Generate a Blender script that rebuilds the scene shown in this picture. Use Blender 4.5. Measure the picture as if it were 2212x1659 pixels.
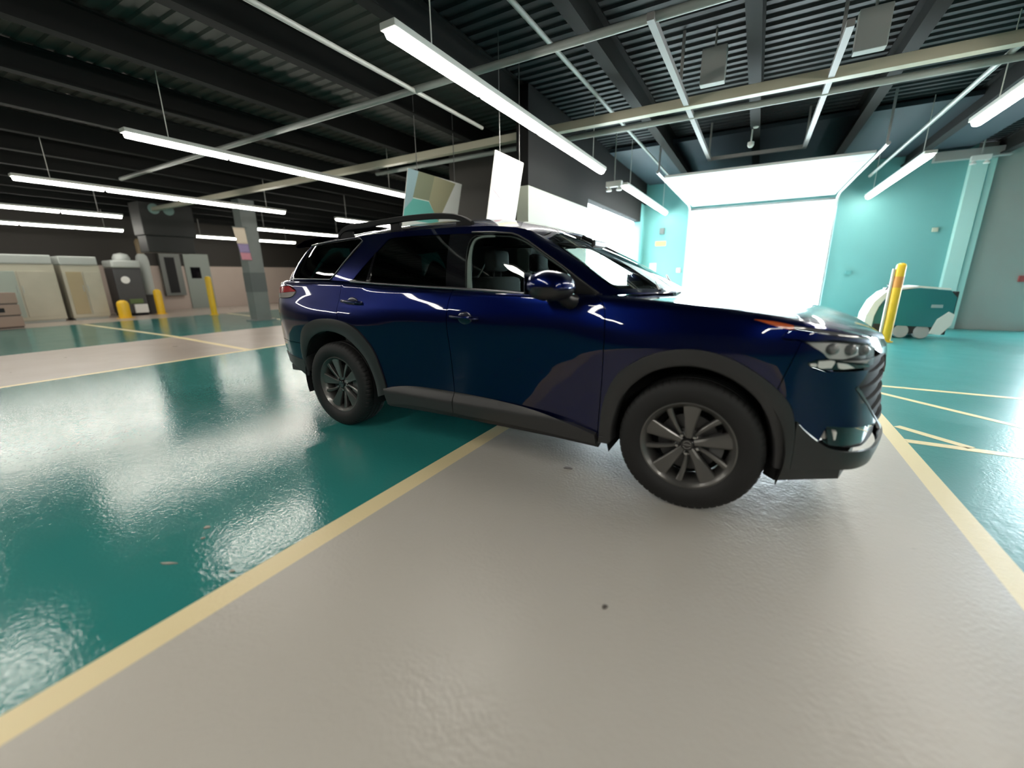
import bpy, bmesh, math, random
import numpy as np
from mathutils import Vector, Matrix
from mathutils.geometry import delaunay_2d_cdt

for o in list(bpy.data.objects):
    bpy.data.objects.remove(o, do_unlink=True)
SC = bpy.context.scene
COL = SC.collection
rnd = random.Random(7)

# ------------------------------------------------------------------ camera
CAM_F, CAM_POS = 890.1, (3.127, -3.264, 1.303)
CAM_YAW, CAM_PITCH, CAM_ROLL = -.524, -.256, -.011
def make_camera():
    cd = bpy.data.cameras.new('camera')
    cd.sensor_fit = 'HORIZONTAL'; cd.sensor_width = 36.0
    cd.lens = CAM_F * 36.0 / 2212.0
    cd.clip_start = .05; cd.clip_end = 400
    co = bpy.data.objects.new('camera', cd); COL.objects.link(co)
    cy, sy, cp, sp = math.cos(CAM_YAW), math.sin(CAM_YAW), math.cos(CAM_PITCH), math.sin(CAM_PITCH)
    f = Vector((sy*cp, cy*cp, sp)); r = Vector((cy, -sy, 0)); u = r.cross(f)
    cr, sr = math.cos(CAM_ROLL), math.sin(CAM_ROLL)
    r2 = cr*r + sr*u; u2 = -sr*r + cr*u
    m = Matrix((r2, u2, -f)).transposed().to_4x4(); m.translation = Vector(CAM_POS)
    co.matrix_world = m
    cd.dof.use_dof = True
    cd.dof.focus_distance = 3.7
    cd.dof.aperture_fstop = cd.lens/1000.0/.023      # aperture diameter 23 mm
    SC.camera = co
make_camera()

# ------------------------------------------------------------------ world (overcast daylight, comes in through the open doors)
SKY = 36.0
w = bpy.data.worlds.new('overcast_sky'); SC.world = w; w.use_nodes = True
bg = w.node_tree.nodes['Background']
bg.inputs[0].default_value = (.80, .93, 1.0, 1); bg.inputs[1].default_value = SKY

SC.view_settings.view_transform = 'Standard'
SC.view_settings.look = 'None'
SC.view_settings.gamma = 1.0
SC.view_settings.use_curve_mapping = False
SC.view_settings.exposure = 0.0
TUBE = 44.0            # radiance of the fluorescent tubes

SC.cycles.use_denoising = True; SC.cycles.use_light_tree = False
SC.cycles.sample_clamp_indirect = 8.0
SC.cycles.max_bounces = 7; SC.cycles.diffuse_bounces = 3; SC.cycles.glossy_bounces = 3; SC.cycles.transparent_max_bounces = 8
SC.cycles.use_adaptive_sampling = True; SC.cycles.adaptive_threshold = .06
SC.cycles.caustics_reflective = False; SC.cycles.caustics_refractive = False

# ------------------------------------------------------------------ helpers
MATS = {}
def mat(name, base=(.5, .5, .5), rough=.5, metal=0., coat=0., coat_rough=.03, emit=None, estr=0., spec=.5, noise=None, bump=None):
    """noise=(scale, amount, detail) varies the colour; bump=(scale, strength, distance)"""
    if name in MATS: return MATS[name]
    m = bpy.data.materials.new(name); m.use_nodes = True; nt = m.node_tree
    b = nt.nodes['Principled BSDF']
    b.inputs['Base Color'].default_value = (*base, 1)
    b.inputs['Roughness'].default_value = rough; b.inputs['Metallic'].default_value = metal
    b.inputs['Coat Weight'].default_value = coat; b.inputs['Coat Roughness'].default_value = coat_rough
    b.inputs['Specular IOR Level'].default_value = spec
    if emit: b.inputs['Emission Color'].default_value = (*emit, 1); b.inputs['Emission Strength'].default_value = estr
    if noise or bump: tc = nt.nodes.new('ShaderNodeTexCoord')
    if noise:
        n = nt.nodes.new('ShaderNodeTexNoise'); n.inputs['Scale'].default_value = noise[0]; n.inputs['Detail'].default_value = noise[2]
        nt.links.new(tc.outputs['Object'], n.inputs['Vector'])
        mx = nt.nodes.new('ShaderNodeMix'); mx.data_type = 'RGBA'
        k = noise[1]
        mx.inputs[6].default_value = (*[c*(1-k) for c in base], 1); mx.inputs[7].default_value = (*[min(c*(1+k), 1) for c in base], 1)
        nt.links.new(n.outputs['Fac'], mx.inputs[0]); nt.links.new(mx.outputs[2], b.inputs['Base Color'])
    if bump:
        n = nt.nodes.new('ShaderNodeTexNoise'); n.inputs['Scale'].default_value = bump[0]; n.inputs['Detail'].default_value = 3
        nt.links.new(tc.outputs['Object'], n.inputs['Vector'])
        bp = nt.nodes.new('ShaderNodeBump'); bp.inputs['Strength'].default_value = bump[1]; bp.inputs['Distance'].default_value = bump[2]
        nt.links.new(n.outputs['Fac'], bp.inputs['Height']); nt.links.new(bp.outputs[0], b.inputs['Normal'])
    MATS[name] = m
    return m

def glass_mat(name, tint, ior=1.5, gloss=1.0):
    if name in MATS: return MATS[name]
    m = bpy.data.materials.new(name); m.use_nodes = True; nt = m.node_tree
    for n in list(nt.nodes):
        if n.type != 'OUTPUT_MATERIAL': nt.nodes.remove(n)
    out = [n for n in nt.nodes if n.type == 'OUTPUT_MATERIAL'][0]
    tr = nt.nodes.new('ShaderNodeBsdfTransparent'); tr.inputs[0].default_value = (*tint, 1)
    gl = nt.nodes.new('ShaderNodeBsdfGlossy'); gl.inputs['Roughness'].default_value = .01; gl.inputs[0].default_value = (gloss, gloss, gloss, 1)
    fr = nt.nodes.new('ShaderNodeFresnel'); fr.inputs[0].default_value = ior
    mx = nt.nodes.new('ShaderNodeMixShader')
    nt.links.new(fr.outputs[0], mx.inputs[0]); nt.links.new(tr.outputs[0], mx.inputs[1]); nt.links.new(gl.outputs[0], mx.inputs[2])
    nt.links.new(mx.outputs[0], out.inputs[0])
    MATS[name] = m
    return m

def add(o, parent=None):
    COL.objects.link(o)
    if parent is not None: o.parent = parent
    return o
def tag(o, label=None, cat=None, group=None, kind=None):
    if label: o['label'] = label
    if cat: o['category'] = cat
    if group: o['group'] = group
    if kind: o['kind'] = kind
    return o
def empty(name, loc, label, cat, group=None, rz=0):
    o = bpy.data.objects.new(name, None); o.empty_display_size = .1
    o.location = loc; o.rotation_euler = (0, 0, rz)
    add(o); return tag(o, label, cat, group)

class MB:
    """collects simple shapes, then builds ONE mesh object"""
    def __init__(self): self.v = []; self.f = []
    def _add(self, vs, fs):
        n = len(self.v); self.v += [tuple(float(c) for c in q) for q in vs]; self.f += [tuple(i+n for i in q) for q in fs]; return self
    def box(self, x0, x1, y0, y1, z0, z1, bev=0.):
        if bev <= 0:
            vs = [(x, y, z) for z in (z0, z1) for (x, y) in ((x0, y0), (x1, y0), (x1, y1), (x0, y1))]
            return self._add(vs, [(3, 2, 1, 0), (4, 5, 6, 7), (0, 1, 5, 4), (1, 2, 6, 5), (2, 3, 7, 6), (3, 0, 4, 7)])
        bm = bmesh.new(); bmesh.ops.create_cube(bm, size=1)
        for q in bm.verts:
            q.co = Vector(((x0+x1)/2+q.co.x*(x1-x0), (y0+y1)/2+q.co.y*(y1-y0), (z0+z1)/2+q.co.z*(z1-z0)))
        bmesh.ops.bevel(bm, geom=list(bm.edges), offset=bev, segments=2, profile=.6, affect='EDGES')
        bm.verts.index_update()
        self._add([q.co for q in bm.verts], [[q.index for q in f.verts] for f in bm.faces]); bm.free(); return self
    def tube(self, pts, r, n=12, cap=True):
        pts = [Vector(q) for q in pts]; rs = r if hasattr(r, '__len__') else [r]*len(pts)
        vs = []; fs = []; prev = None
        for i, q in enumerate(pts):
            d = (pts[min(i+1, len(pts)-1)]-pts[max(i-1, 0)]).normalized()
            a = prev if prev is not None else (Vector((0, 0, 1)) if abs(d.z) < .9 else Vector((1, 0, 0)))
            a = (a-d*a.dot(d)).normalized(); b = d.cross(a); prev = a
            for k in range(n):
                t = 2*math.pi*k/n; vs.append(q+rs[i]*(math.cos(t)*a+math.sin(t)*b))
        for i in range(len(pts)-1):
            for k in range(n): fs.append((i*n+k, i*n+(k+1) % n, (i+1)*n+(k+1) % n, (i+1)*n+k))
        if cap: fs.append(tuple(range(n))[::-1]); fs.append(tuple(range((len(pts)-1)*n, len(pts)*n)))
        return self._add(vs, fs)
    def lathe(self, prof, n=48, c=(0, 0, 0), axis='z', close=False):
        """prof: (r, h) list"""
        vs = []; fs = []
        for (r, h) in prof:
            for k in range(n):
                t = 2*math.pi*k/n; a, b = r*math.cos(t), r*math.sin(t)
                if axis == 'z': vs.append((c[0]+a, c[1]+b, c[2]+h))
                elif axis == 'y': vs.append((c[0]+a, c[1]+h, c[2]+b))
                else: vs.append((c[0]+h, c[1]+a, c[2]+b))
        m = len(prof)
        for i in range(m-1 if not close else m):
            j = (i+1) % m
            for k in range(n): fs.append((i*n+k, i*n+(k+1) % n, j*n+(k+1) % n, j*n+k))
        if not close:
            fs.append(tuple(range(n))[::-1]); fs.append(tuple(range((m-1)*n, m*n)))
        return self._add(vs, fs)
    def prism(self, poly, h0, h1, axis='z'):
        """extrude a 2-D polygon"""
        def put(a, b, h): return (a, b, h) if axis == 'z' else ((a, h, b) if axis == 'y' else (h, a, b))
        n = len(poly); vs = [put(a, b, h0) for a, b in poly]+[put(a, b, h1) for a, b in poly]
        fs = [tuple(range(n))[::-1], tuple(range(n, 2*n))]+[(k, (k+1) % n, n+(k+1) % n, n+k) for k in range(n)]
        return self._add(vs, fs)
    def grid(self, G):
        G = np.asarray(G); a, b = G.shape[:2]
        return self._add(G.reshape(-1, 3), [(i*b+j, i*b+j+1, (i+1)*b+j+1, (i+1)*b+j) for i in range(a-1) for j in range(b-1)])
    def build(self, name, material, parent=None, smooth=None, recalc=True):
        me = bpy.data.meshes.new(name); me.from_pydata(self.v, [], self.f)
        if recalc:
            bm = bmesh.new(); bm.from_mesh(me); bmesh.ops.remove_doubles(bm, verts=bm.verts, dist=1e-6)
            bmesh.ops.recalc_face_normals(bm, faces=bm.faces); bm.to_mesh(me); bm.free()
        me.update()
        o = bpy.data.objects.new(name, me)
        if material: me.materials.append(material)
        if smooth is not None:
            me.shade_smooth()
            if smooth < 180: me.set_sharp_from_angle(angle=math.radians(smooth))
        return add(o, parent)

# ================================================================== THE ROOM
def floor_mat(name, base, dark, rough, bump_s, spots):
    """painted epoxy concrete: rolled-on texture, small stains"""
    m = bpy.data.materials.new(name); m.use_nodes = True; nt = m.node_tree; N = nt.nodes; Lk = nt.links
    b = N['Principled BSDF']; tc = N.new('ShaderNodeTexCoord')
    n1 = N.new('ShaderNodeTexNoise'); n1.inputs['Scale'].default_value = .55; n1.inputs['Detail'].default_value = 3
    Lk.new(tc.outputs['Object'], n1.inputs['Vector'])
    mx = N.new('ShaderNodeMix'); mx.data_type = 'RGBA'; mx.inputs[6].default_value = (*dark, 1); mx.inputs[7].default_value = (*base, 1)
    Lk.new(n1.outputs['Fac'], mx.inputs[0])
    n2 = N.new('ShaderNodeTexNoise'); n2.inputs['Scale'].default_value = 5.5; n2.inputs['Detail'].default_value = 6; n2.inputs['Roughness'].default_value = .65
    Lk.new(tc.outputs['Object'], n2.inputs['Vector'])
    r2 = N.new('ShaderNodeMapRange'); r2.inputs[1].default_value = .70; r2.inputs[2].default_value = .76; r2.inputs[3].default_value = 0; r2.inputs[4].default_value = spots
    Lk.new(n2.outputs['Fac'], r2.inputs[0])
    mx2 = N.new('ShaderNodeMix'); mx2.data_type = 'RGBA'; mx2.inputs[7].default_value = (*[c*.45 for c in dark], 1)
    Lk.new(r2.outputs[0], mx2.inputs[0]); Lk.new(mx.outputs[2], mx2.inputs[6]); Lk.new(mx2.outputs[2], b.inputs['Base Color'])
    n4 = N.new('ShaderNodeTexNoise'); n4.inputs['Scale'].default_value = 1.7; n4.inputs['Detail'].default_value = 2
    Lk.new(tc.outputs['Object'], n4.inputs['Vector'])
    rr = N.new('ShaderNodeMapRange'); rr.inputs[3].default_value = rough*.75; rr.inputs[4].default_value = rough*1.3
    Lk.new(n4.outputs['Fac'], rr.inputs[0]); Lk.new(rr.outputs[0], b.inputs['Roughness'])
    n3 = N.new('ShaderNodeTexNoise'); n3.inputs['Scale'].default_value = 55; n3.inputs['Detail'].default_value = 1.5
    n5 = N.new('ShaderNodeTexNoise'); n5.inputs['Scale'].default_value = 14; n5.inputs['Detail'].default_value = 1
    n6 = N.new('ShaderNodeTexNoise'); n6.inputs['Scale'].default_value = .9; n6.inputs['Detail'].default_value = 0
    for q in (n3, n5, n6): Lk.new(tc.outputs['Object'], q.inputs['Vector'])
    m1 = N.new('ShaderNodeMath'); m1.operation = 'MULTIPLY'; Lk.new(n5.outputs['Fac'], m1.inputs[0])
    r6 = N.new('ShaderNodeMapRange'); r6.inputs[1].default_value = .5; r6.inputs[2].default_value = .65; r6.inputs[3].default_value = .35; r6.inputs[4].default_value = 1.5
    Lk.new(n6.outputs['Fac'], r6.inputs[0]); Lk.new(r6.outputs[0], m1.inputs[1])
    m2 = N.new('ShaderNodeMath'); m2.operation = 'ADD'; Lk.new(n3.outputs['Fac'], m2.inputs[0]); Lk.new(m1.outputs[0], m2.inputs[1])
    bp = N.new('ShaderNodeBump'); bp.inputs['Strength'].default_value = bump_s; bp.inputs['Distance'].default_value = .006
    Lk.new(m2.outputs[0], bp.inputs['Height']); Lk.new(bp.outputs[0], b.inputs['Normal'])
    return m
TEAL_F = floor_mat('teal_epoxy', (.026, .215, .20), (.024, .185, .172), .13, .20, .35)
TEAL_R = floor_mat('teal_epoxy_daylit', (.034, .235, .225), (.030, .20, .19), .32, .24, .3)  # less polished, lighter copy: right floor's daylight partly in the colour
GREY_F = floor_mat('grey_epoxy', (.50, .475, .43), (.43, .405, .36), .34, .34, .6)
TAN_F = floor_mat('tan_epoxy', (.40, .34, .29), (.35, .30, .26), .30, .18, .3)
CREAM_F = floor_mat('cream_paint', (.80, .68, .40), (.74, .62, .36), .36, .15, .10)

XL, XR, YB, YF, YW, ZC = -19.6, 13.0, -12.0, 14.0, 10.3, 3.95
def slab(x0, x1, y0, y1, m, name='floor', z1=0., z0=-.12):
    o = MB().box(x0, x1, y0, y1, z0, z1).build(name, m); return tag(o, kind='structure')
CX, CY = -2.6, 4.6          # added open court behind the partition, so its doorway shows white
for (x0, x1, y1, m) in ((XL, -14.9, YF, TAN_F), (-14.9, -8.6, YF, TEAL_F), (-8.6, -5.12, YF, TAN_F), (-5.0, CX, YF, TEAL_F), (CX, -.1, CY, TEAL_F), (-.1, 1.252, YW, TEAL_F),
                        (1.385, 4.20, YW, GREY_F), (4.315, XR, YW, TEAL_R)):
    slab(x0, x1, YB, y1, m)
tag(slab(-5.12, -5.0, YB, YF, CREAM_F, 'painted_line'), 'cream line along the tan lane beyond the teal bay')
tag(slab(1.252, 1.385, YB, YW, CREAM_F, 'painted_line'), 'long cream line between teal floor and grey lane')
tag(slab(4.20, 4.315, YB, YW, CREAM_F, 'painted_line'), 'cream line along the far side of the grey lane')
def line(a, b, wd, label):
    a = Vector((*a, 0)); b = Vector((*b, 0)); d = (b-a).normalized(); n = Vector((-d.y, d.x, 0))*wd/2
    o = MB().prism([(q.x, q.y) for q in (a-n, b-n, b+n, a+n)], -.002, .0015).build('painted_line', CREAM_F); return tag(o, label, kind='structure')
line((4.315, 2.99), (11.8, 2.99), .085, 'thin cream line closing the hatched bay at its far end')
line((4.315, .95), (11.8, .95), .085, 'thin cream line closing the hatched bay near the car nose')
line((4.36, 2.72), (6.05, .99), .08, 'slanting cream stripe inside the hatched bay')
line((4.34, 1.34), (4.70, .99), .08, 'short slanting cream stripe at the hatched bay corner')
line((5.95, 2.95), (7.75, .99), .08, 'slanting cream stripe in the hatched bay at right edge')
line((-14.8, 1.24), (-8.6, 1.20), .12, 'faint cream line crossing the far teal floor')
line((-8.6, 1.19), (-5.12, .95), .12, 'faint cream line crossing the tan lane')
line((-14.8, 5.4), (-8.6, 4.6), .12, 'faint cream line by the grey column base')
# outside apron, white concrete
OUT = mat('white_concrete', (.72, .72, .70), .8)
tag(MB().box(-30, 40, YW+.001, 60, -.2, -.01).box(CX, -.1, CY, YW, -.2, -.01).build('ground', OUT), kind='structure')

TEAL_W = mat('teal_wall_paint', (.135, .36, .36), .55, noise=(1.5, .06, 3))
GREY_W = mat('grey_wall_paint', (.31, .335, .315), .6, noise=(1.2, .08, 3))
GREEN_W = mat('grey_green_wall_paint', (.27, .29, .245), .6, noise=(1.2, .06, 3))
TAN_W = mat('tan_wall_paint', (.42, .345, .30), .6, noise=(1.2, .08, 3))
DARK_W = mat('dark_brown_wall_paint', (.022, .019, .015), .7)
DARKG = mat('dark_grey_paint', (.045, .048, .05), .6)
# wall with the big doorway (faces the camera)
DX0, DX1, DZ = 1.22, 4.66, 3.07
wb = MB().box(-.2, DX0, YW, YW+.3, 0, ZC).box(DX1, 6.95, YW, YW+.3, 0, ZC).box(DX0, DX1, YW, YW+.3, DZ, ZC)
tag(wb.build('wall_back', TEAL_W), kind='structure')
tag(MB().box(6.95, 8.95, YW, YW+.3, 0, ZC)  .box(12.6, XR+.2, YW, YW+.3, 0, ZC).box(8.95, 12.6, YW, YW+.3, DZ, ZC).build('wall_back', GREY_W), kind='structure')  # right-hand opening is unseen, added to explain the bright right floor
pil = MB().box(6.85, 7.12, YW-.16, YW, 0, ZC-.25, .01).build('trim_1', mat('pale_teal_paint', (.45, .72, .70), .4)); tag(pil, kind='structure')
tag(MB().box(7.14, 7.26, YW-.10, YW, 0, ZC-.25, .01).build('trim_2', mat('pale_teal_paint')), kind='structure')
tag(MB().box(6.2, 7.4, YW-.35, YW-.16, 3.62, 3.80).build('trim_3', mat('beam_grey', (.30, .31, .30), .5)), kind='structure')
# partition wall with the second doorway
OY0, OY1, OZ = 5.3, 9.75, 2.80
tag(MB().box(-.2, 0, 2.7, OY0, 0, 2.62).build('wall_partition', GREEN_W), kind='structure')
tag(MB().box(-.2, 0, OY1, YW, 0, 3.3).build('wall_partition', TEAL_W), kind='structure')
tag(MB().box(-.2, 0, OY0, OY1, OZ, 3.3).box(-.2, 0, 2.7, OY0, 2.62, 3.3).box(-.2, 0, 2.7, YW, 3.3, ZC).build('wall_partition', mat('black_bulkhead', (.007, .007, .007), .9, spec=.15)), kind='structure')
# left part of the hall
tag(MB().box(XL-.3, XL, YB, YF, 0, 1.9).build('wall_left', TAN_W), kind='structure')
tag(MB().box(XL-.3, XL, YB, YF, 1.9, ZC).build('wall_left', DARK_W), kind='structure')
tag(MB().box(XL, CX, YF, YF+.3, 0, 1.9).build('wall_far', TAN_W), kind='structure')
tag(MB().box(XL, CX, YF, YF+.3, 1.9, ZC).build('wall_far', DARK_W), kind='structure')
tag(MB().box(XR, XR+.3, YB, YW, 0, ZC).build('wall_right', GREY_W), kind='structure')
tag(MB().box(XL, XR, YB-.3, YB, 0, ZC).build('wall_front', DARKG), kind='structure')
# added court: white walls bounce skylight into the partition doorway
WHITE_W = mat('court_bounce_white', (.82, .83, .82), .7)
tag(MB().box(CX-.1, CX, CY, YF, 0, ZC+.3).box(CX, -.2, CY-.15, CY, 0, ZC+.3).build('wall_court_added', WHITE_W), kind='structure')
tag(MB().box(CX-.3, CX-.1, CY, YF, 0, ZC).box(CX-.1, -.2, CY-.3, CY-.15, 0, ZC).build('wall_court_lining', DARK_W), kind='structure')  # dark lining hides the added court walls from the hall

# corrugated ceiling deck, ribs along x
DECK = mat('dark_steel_deck', (.058, .056, .049), .6)
prof = []; y = YB-.3
while y < YF+.3:
    prof += [(y, ZC+.02), (y+.07, ZC+.02), (y+.09, ZC+.045), (y+.155, ZC+.045)]; y += .175
NAVYD = mat('navy_steel_deck', (.013, .0155, .018), .6, spec=.3)
for k, (xa, xb, ymax, dm) in enumerate(((XL-.3, CX-.1, YF+.3, DECK), (CX-.1, -.1, CY, DECK), (-.1, XR+.3, YW+.3, NAVYD))):
    q = [p for p in prof if p[0] <= ymax]; v = []
    for (yy, zz) in q: v += [(xa, yy, zz), (xb, yy, zz)]
    me = bpy.data.meshes.new('ceiling'); me.from_pydata(v, [], [(2*i, 2*i+1, 2*i+3, 2*i+2) for i in range(len(q)-1)]); me.materials.append(dm)
    o = add(bpy.data.objects.new('ceiling', me)); tag(o, kind='structure')
    if k == 0: ceil = o
tag(MB().box(XL-.3, CX-.1, YB-.3, YF+.3, ZC+.2, ZC+.3).box(CX-.1, -.1, YB-.3, CY, ZC+.2, ZC+.3).box(-.1, XR+.3, YB-.3, YW+.3, ZC+.2, ZC+.3).build('roof_slab', DARKG), kind='structure')
BEAM = mat('dark_steel_beam', (.009, .0095, .009), .8, spec=.2)
bme = None
for k in range(20):
    xb = -17.9+1.48*k
    if bme is None:
        b = MB().box(-.07, .07, YB, YF, -.32, -.30).box(-.008, .008, YB, YF, -.30, -.015).box(-.07, .07, YB, YF, -.015, 0).build('ceiling_beam', BEAM, ceil); bme = b.data
    else: b = add(bpy.data.objects.new('ceiling_beam', bme), ceil)
    b.location = (xb, 0, ZC+.015)
    ye = YF if xb < CX else (CY-.15 if xb < -.1 else YW)
    b.scale = (1, (ye-YB)/(YF-YB), 1); b.location.y = YB-YB*(ye-YB)/(YF-YB)
BLUE_C = mat('navy_ceiling_paint', (.022, .034, .046), .6)
tag(MB().box(.05, 6.8, 6.4, YW, 3.86, 3.93).build('ceiling_panel', BLUE_C), kind='structure')

# ---------------- fluorescent rows
HOUS = mat('light_housing', (.75, .74, .70), .4)
TUBEM = mat('fluorescent_tube', (.9, .9, .88), .4, emit=(1.0, .955, .865), estr=TUBE)
_tube = None; _cap = None
def light_row(x, y0, y1, label, z=3.0):
    global _tube
    root = empty('fluorescent_light', (x, (y0+y1)/2, z), label, 'light')
    n = max(1, round((y1-y0)/1.24)); L = (y1-y0)/n
    h = (y1-y0)/2
    MB().box(-.075, .075, -h, h, .035, .085, .008).build('housing', HOUS, root)
    for k in range(n):
        if _tube is None:
            pr = [(-.055, .034)]+[(.055*math.cos(math.pi+math.pi*i/4), .02+.045*math.sin(math.pi+math.pi*i/4)) for i in range(5)]+[(.055, .034)]
            o = MB().prism(pr, -.59, .59, 'y').build('tube', TUBEM, root); _tube = o.data
        else: o = add(bpy.data.objects.new('tube', _tube), root)
        o.location = (0, -h+L*(k+.5), 0); o.scale = (1, L/1.24, 1)
    for s in (-.8, .8):
        zt = 3.855 if (x > 0 and x < 6.8 and (y0+y1)/2+s*h > 6.35) else ZC-.005
        MB().tube([(0, s*h, .08), (0, s*h, zt-z)], .006, 6).build('suspension_rod', mat('light_housing'), root)
light_row(.62, -.66, 4.25, 'bright fluorescent light row hanging right above the car')
light_row(-3.72, -.76, 4.05, 'fluorescent light row passing behind the car roof at left')
light_row(-8.05, -.86, 4.0, 'fluorescent light row ending above the grey column')
light_row(-12.4, -2.9, 2.0, 'fluorescent light row above the cream cabinets, upper one')
light_row(-16.6, -1.6, 3.36, 'fluorescent light row above the cream cabinets, lower one')
light_row(.62, 5.63, 10.1, 'fluorescent light row beside the partition doorway')
light_row(-3.72, 5.7, 9.4, 'fluorescent light row glimpsed between the two hanging banners')
light_row(-8.05, 5.6, 9.4, 'fluorescent light row glimpsed just above the rear of the car roof')
light_row(-12.4, 5.56, 9.4, 'fluorescent light row behind the grey column, upper one')
light_row(-16.9, 5.46, 10.06, 'fluorescent light row behind the grey column, lower one')
light_row(5.2, -.7, 4.37, 'fluorescent light row leaving the picture at upper right')
light_row(5.2, 5.91, 10.1, 'fluorescent light row in front of the teal wall')
for xx, nm in ((.62, 'over the grey lane'), (-3.72, 'over the teal bay'), (5.2, 'over the hatched bay'), (-8.05, 'over the tan lane'), (9.6, 'along the right wall')):
    light_row(xx, -7.4, -2.5, 'unseen fluorescent light row added behind the camera '+nm)  # unseen rows, added to give the car flank something to reflect
light_row(9.6, -.7, 4.3, 'fluorescent light row outside the picture near the right wall')

# ---------------- pipes and frames under the ceiling
CREAMP = mat('cream_pipe_paint', (.46, .43, .33), .45)
GREYP = mat('grey_pipe_paint', (.30, .32, .30), .45)
def pipe(pts, r, m, label, name='ceiling_pipe'):
    o = MB().tube(pts, r, 14).build(name, m, smooth=60); return tag(o, label, 'pipe')
tag(MB().box(-14, XR, 3.02, 3.14, 3.36, 3.47, .006).build('ceiling_rail', CREAMP), 'thick cream rail running across under the ceiling', 'rail')
pipe([(-4, 3.52, 3.40), (XR, 3.55, 3.40)], .04, GREYP, 'grey pipe running close beside the thick cream rail')
pipe([(-9, .97, 3.42), (XR, .98, 3.42)], .038, GREYP, 'grey pipe crossing above the front of the car')
pipe([(-.52, -4, 3.42), (-.60, 2.4, 3.40)], .024, mat('pale_conduit', (.45, .45, .42), .4), 'thin pale conduit running beside the main light row')
pipe([(5.1, 2.5, 3.45), (5.12, 9.9, 3.45)], .03, GREYP, 'grey pipe above the light row by the teal wall')
pipe([(1.0, -3, 3.62), (1.0, 9.5, 3.62)], .025, GREYP, 'thin grey pipe just right of the main light row')
fr = empty('door_operator_frame', (2.84, 4.5, 3.4), 'grey steel frame hanging under the ceiling before the big doorway', 'frame')
GF = mat('frame_grey', (.24, .23, .23), .5)
MB().box(-.77, -.71, -3.6, 1.6, -.03, .03).build('side_bar', GF, fr)
MB().box(.71, .77, -2.6, 1.6, -.03, .03).build('side_bar', GF, fr)
MB().box(-.71, .71, 1.54, 1.6, -.03, .03).build('cross_bar', GF, fr)
for sx in (-.74, .74):
    for sy in (-2.0, 1.4): MB().box(sx-.015, sx+.015, sy-.015, sy+.015, .03, .56).build('hanger', GF, fr)
for xx, nm in ((2.42, 'left'), (3.83, 'right')):
    o = MB().box(xx-.13, xx+.13, 2.60, 2.72, 3.42, 3.78, .01).tube([(xx, 2.66, 3.77), (xx, 2.66, ZC+.018)], .012, 8).build('junction_box', mat('box_grey', (.36, .37, .36), .5)); tag(o, '%s one of two grey metal boxes above the cream rail' % nm, 'junction box')
for (x, y, z, r, lb) in ((2.83, 5.4, 3.66, .055, 'small round white detector under the navy ceiling'), (2.78, 5.5, 3.40, .05, 'small pale spotlight above the raised door')):
    o = MB().lathe([(r*.5, .06), (r, .05), (r, 0), (r*.6, -.03)], 16, (x, y, z)).tube([(x, y, z+.05), (x, y, ZC)], .012, 8).build('ceiling_fitting', mat('light_housing')); tag(o, lb, 'detector')
for (x, y, z, lb) in ((.55, 5.2, 2.98, 'white twin emergency lamp near the partition doorway'), (6.85, 9.7, 3.55, 'white emergency lamp at the top of the teal pilaster')):
    e = empty('emergency_lamp', (x, y, z), lb, 'lamp')
    MB().box(-.15, .15, -.05, .05, -.04, .06, .01).build('body', mat('white_plastic', (.8, .8, .78), .4), e)
    MB().tube([(0, 0, .06), (0, 0, ZC-z-.005)], .012, 8).build('stem', GREYP, e)
    for sx in (-.1, .1): MB().lathe([(.02, 0), (.055, -.05), (.05, -.07)], 14, (sx, 0, -.04)).build('lamp_head', mat('white_plastic'), e)

# ---------------- raised sectional door with its tracks
dr = empty('overhead_door', (2.94, 8.6, 3.16), 'white sectional door raised flat under the ceiling above the big doorway', 'door')
DM = mat('white_door_panel', (.86, .87, .86), .4)
for k in range(8):
    MB().box(1.33-2.94, 4.55-2.94, -2.66+k*.52, -2.66+k*.52+.505, -.02, .025, .006).build('door_section', DM, dr)
for sx in (1.33-2.94-.07, 4.55-2.94+.07):
    MB().tube([(sx, -3.0, .03), (sx, 1.3, .0), (sx, 1.52, -.08), (sx, 1.62, -.28), (sx, 1.64, -3.15)], .03, 10).build('track', mat('galvanised', (.5, .52, .53), .35, .6), dr)
    MB().box(sx-.015, sx+.015, -2.9, -2.87, .03, .78).build('track_hanger', mat('galvanised'), dr)
MB().box(DX0-2.94, DX1-2.94, 1.60, 1.66, -.12, -.07).build('header_seal', mat('grey_rubber', (.2, .2, .2), .7), dr)

# ================================================================== THE CAR (rear axle at x = 0, nose towards +x, right flank towards the camera)
def pchip(xs,ys):
    xs=np.asarray(xs,float);ys=np.asarray(ys,float);h=np.diff(xs);d=np.diff(ys)/h
    m=np.zeros_like(xs)
    for i in range(1,len(xs)-1):
        if d[i-1]*d[i]>0:
            w1=2*h[i]+h[i-1];w2=h[i]+2*h[i-1];m[i]=(w1+w2)/(w1/d[i-1]+w2/d[i])
    m[0]=d[0];m[-1]=d[-1]
    def f(x):
        x=np.clip(np.asarray(x,float),xs[0],xs[-1]);i=np.clip(np.searchsorted(xs,x,'right')-1,0,len(xs)-2)
        t=(x-xs[i])/h[i];t2=t*t;t3=t2*t
        return (2*t3-3*t2+1)*ys[i]+(t3-2*t2+t)*h[i]*m[i]+(-2*t3+3*t2)*ys[i+1]+(t3-t2)*h[i]*m[i+1]
    return f
def sst(a,b,x):
    t=np.clip((np.asarray(x,float)-a)/(b-a),0,1);return t*t*(3-2*t)
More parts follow.
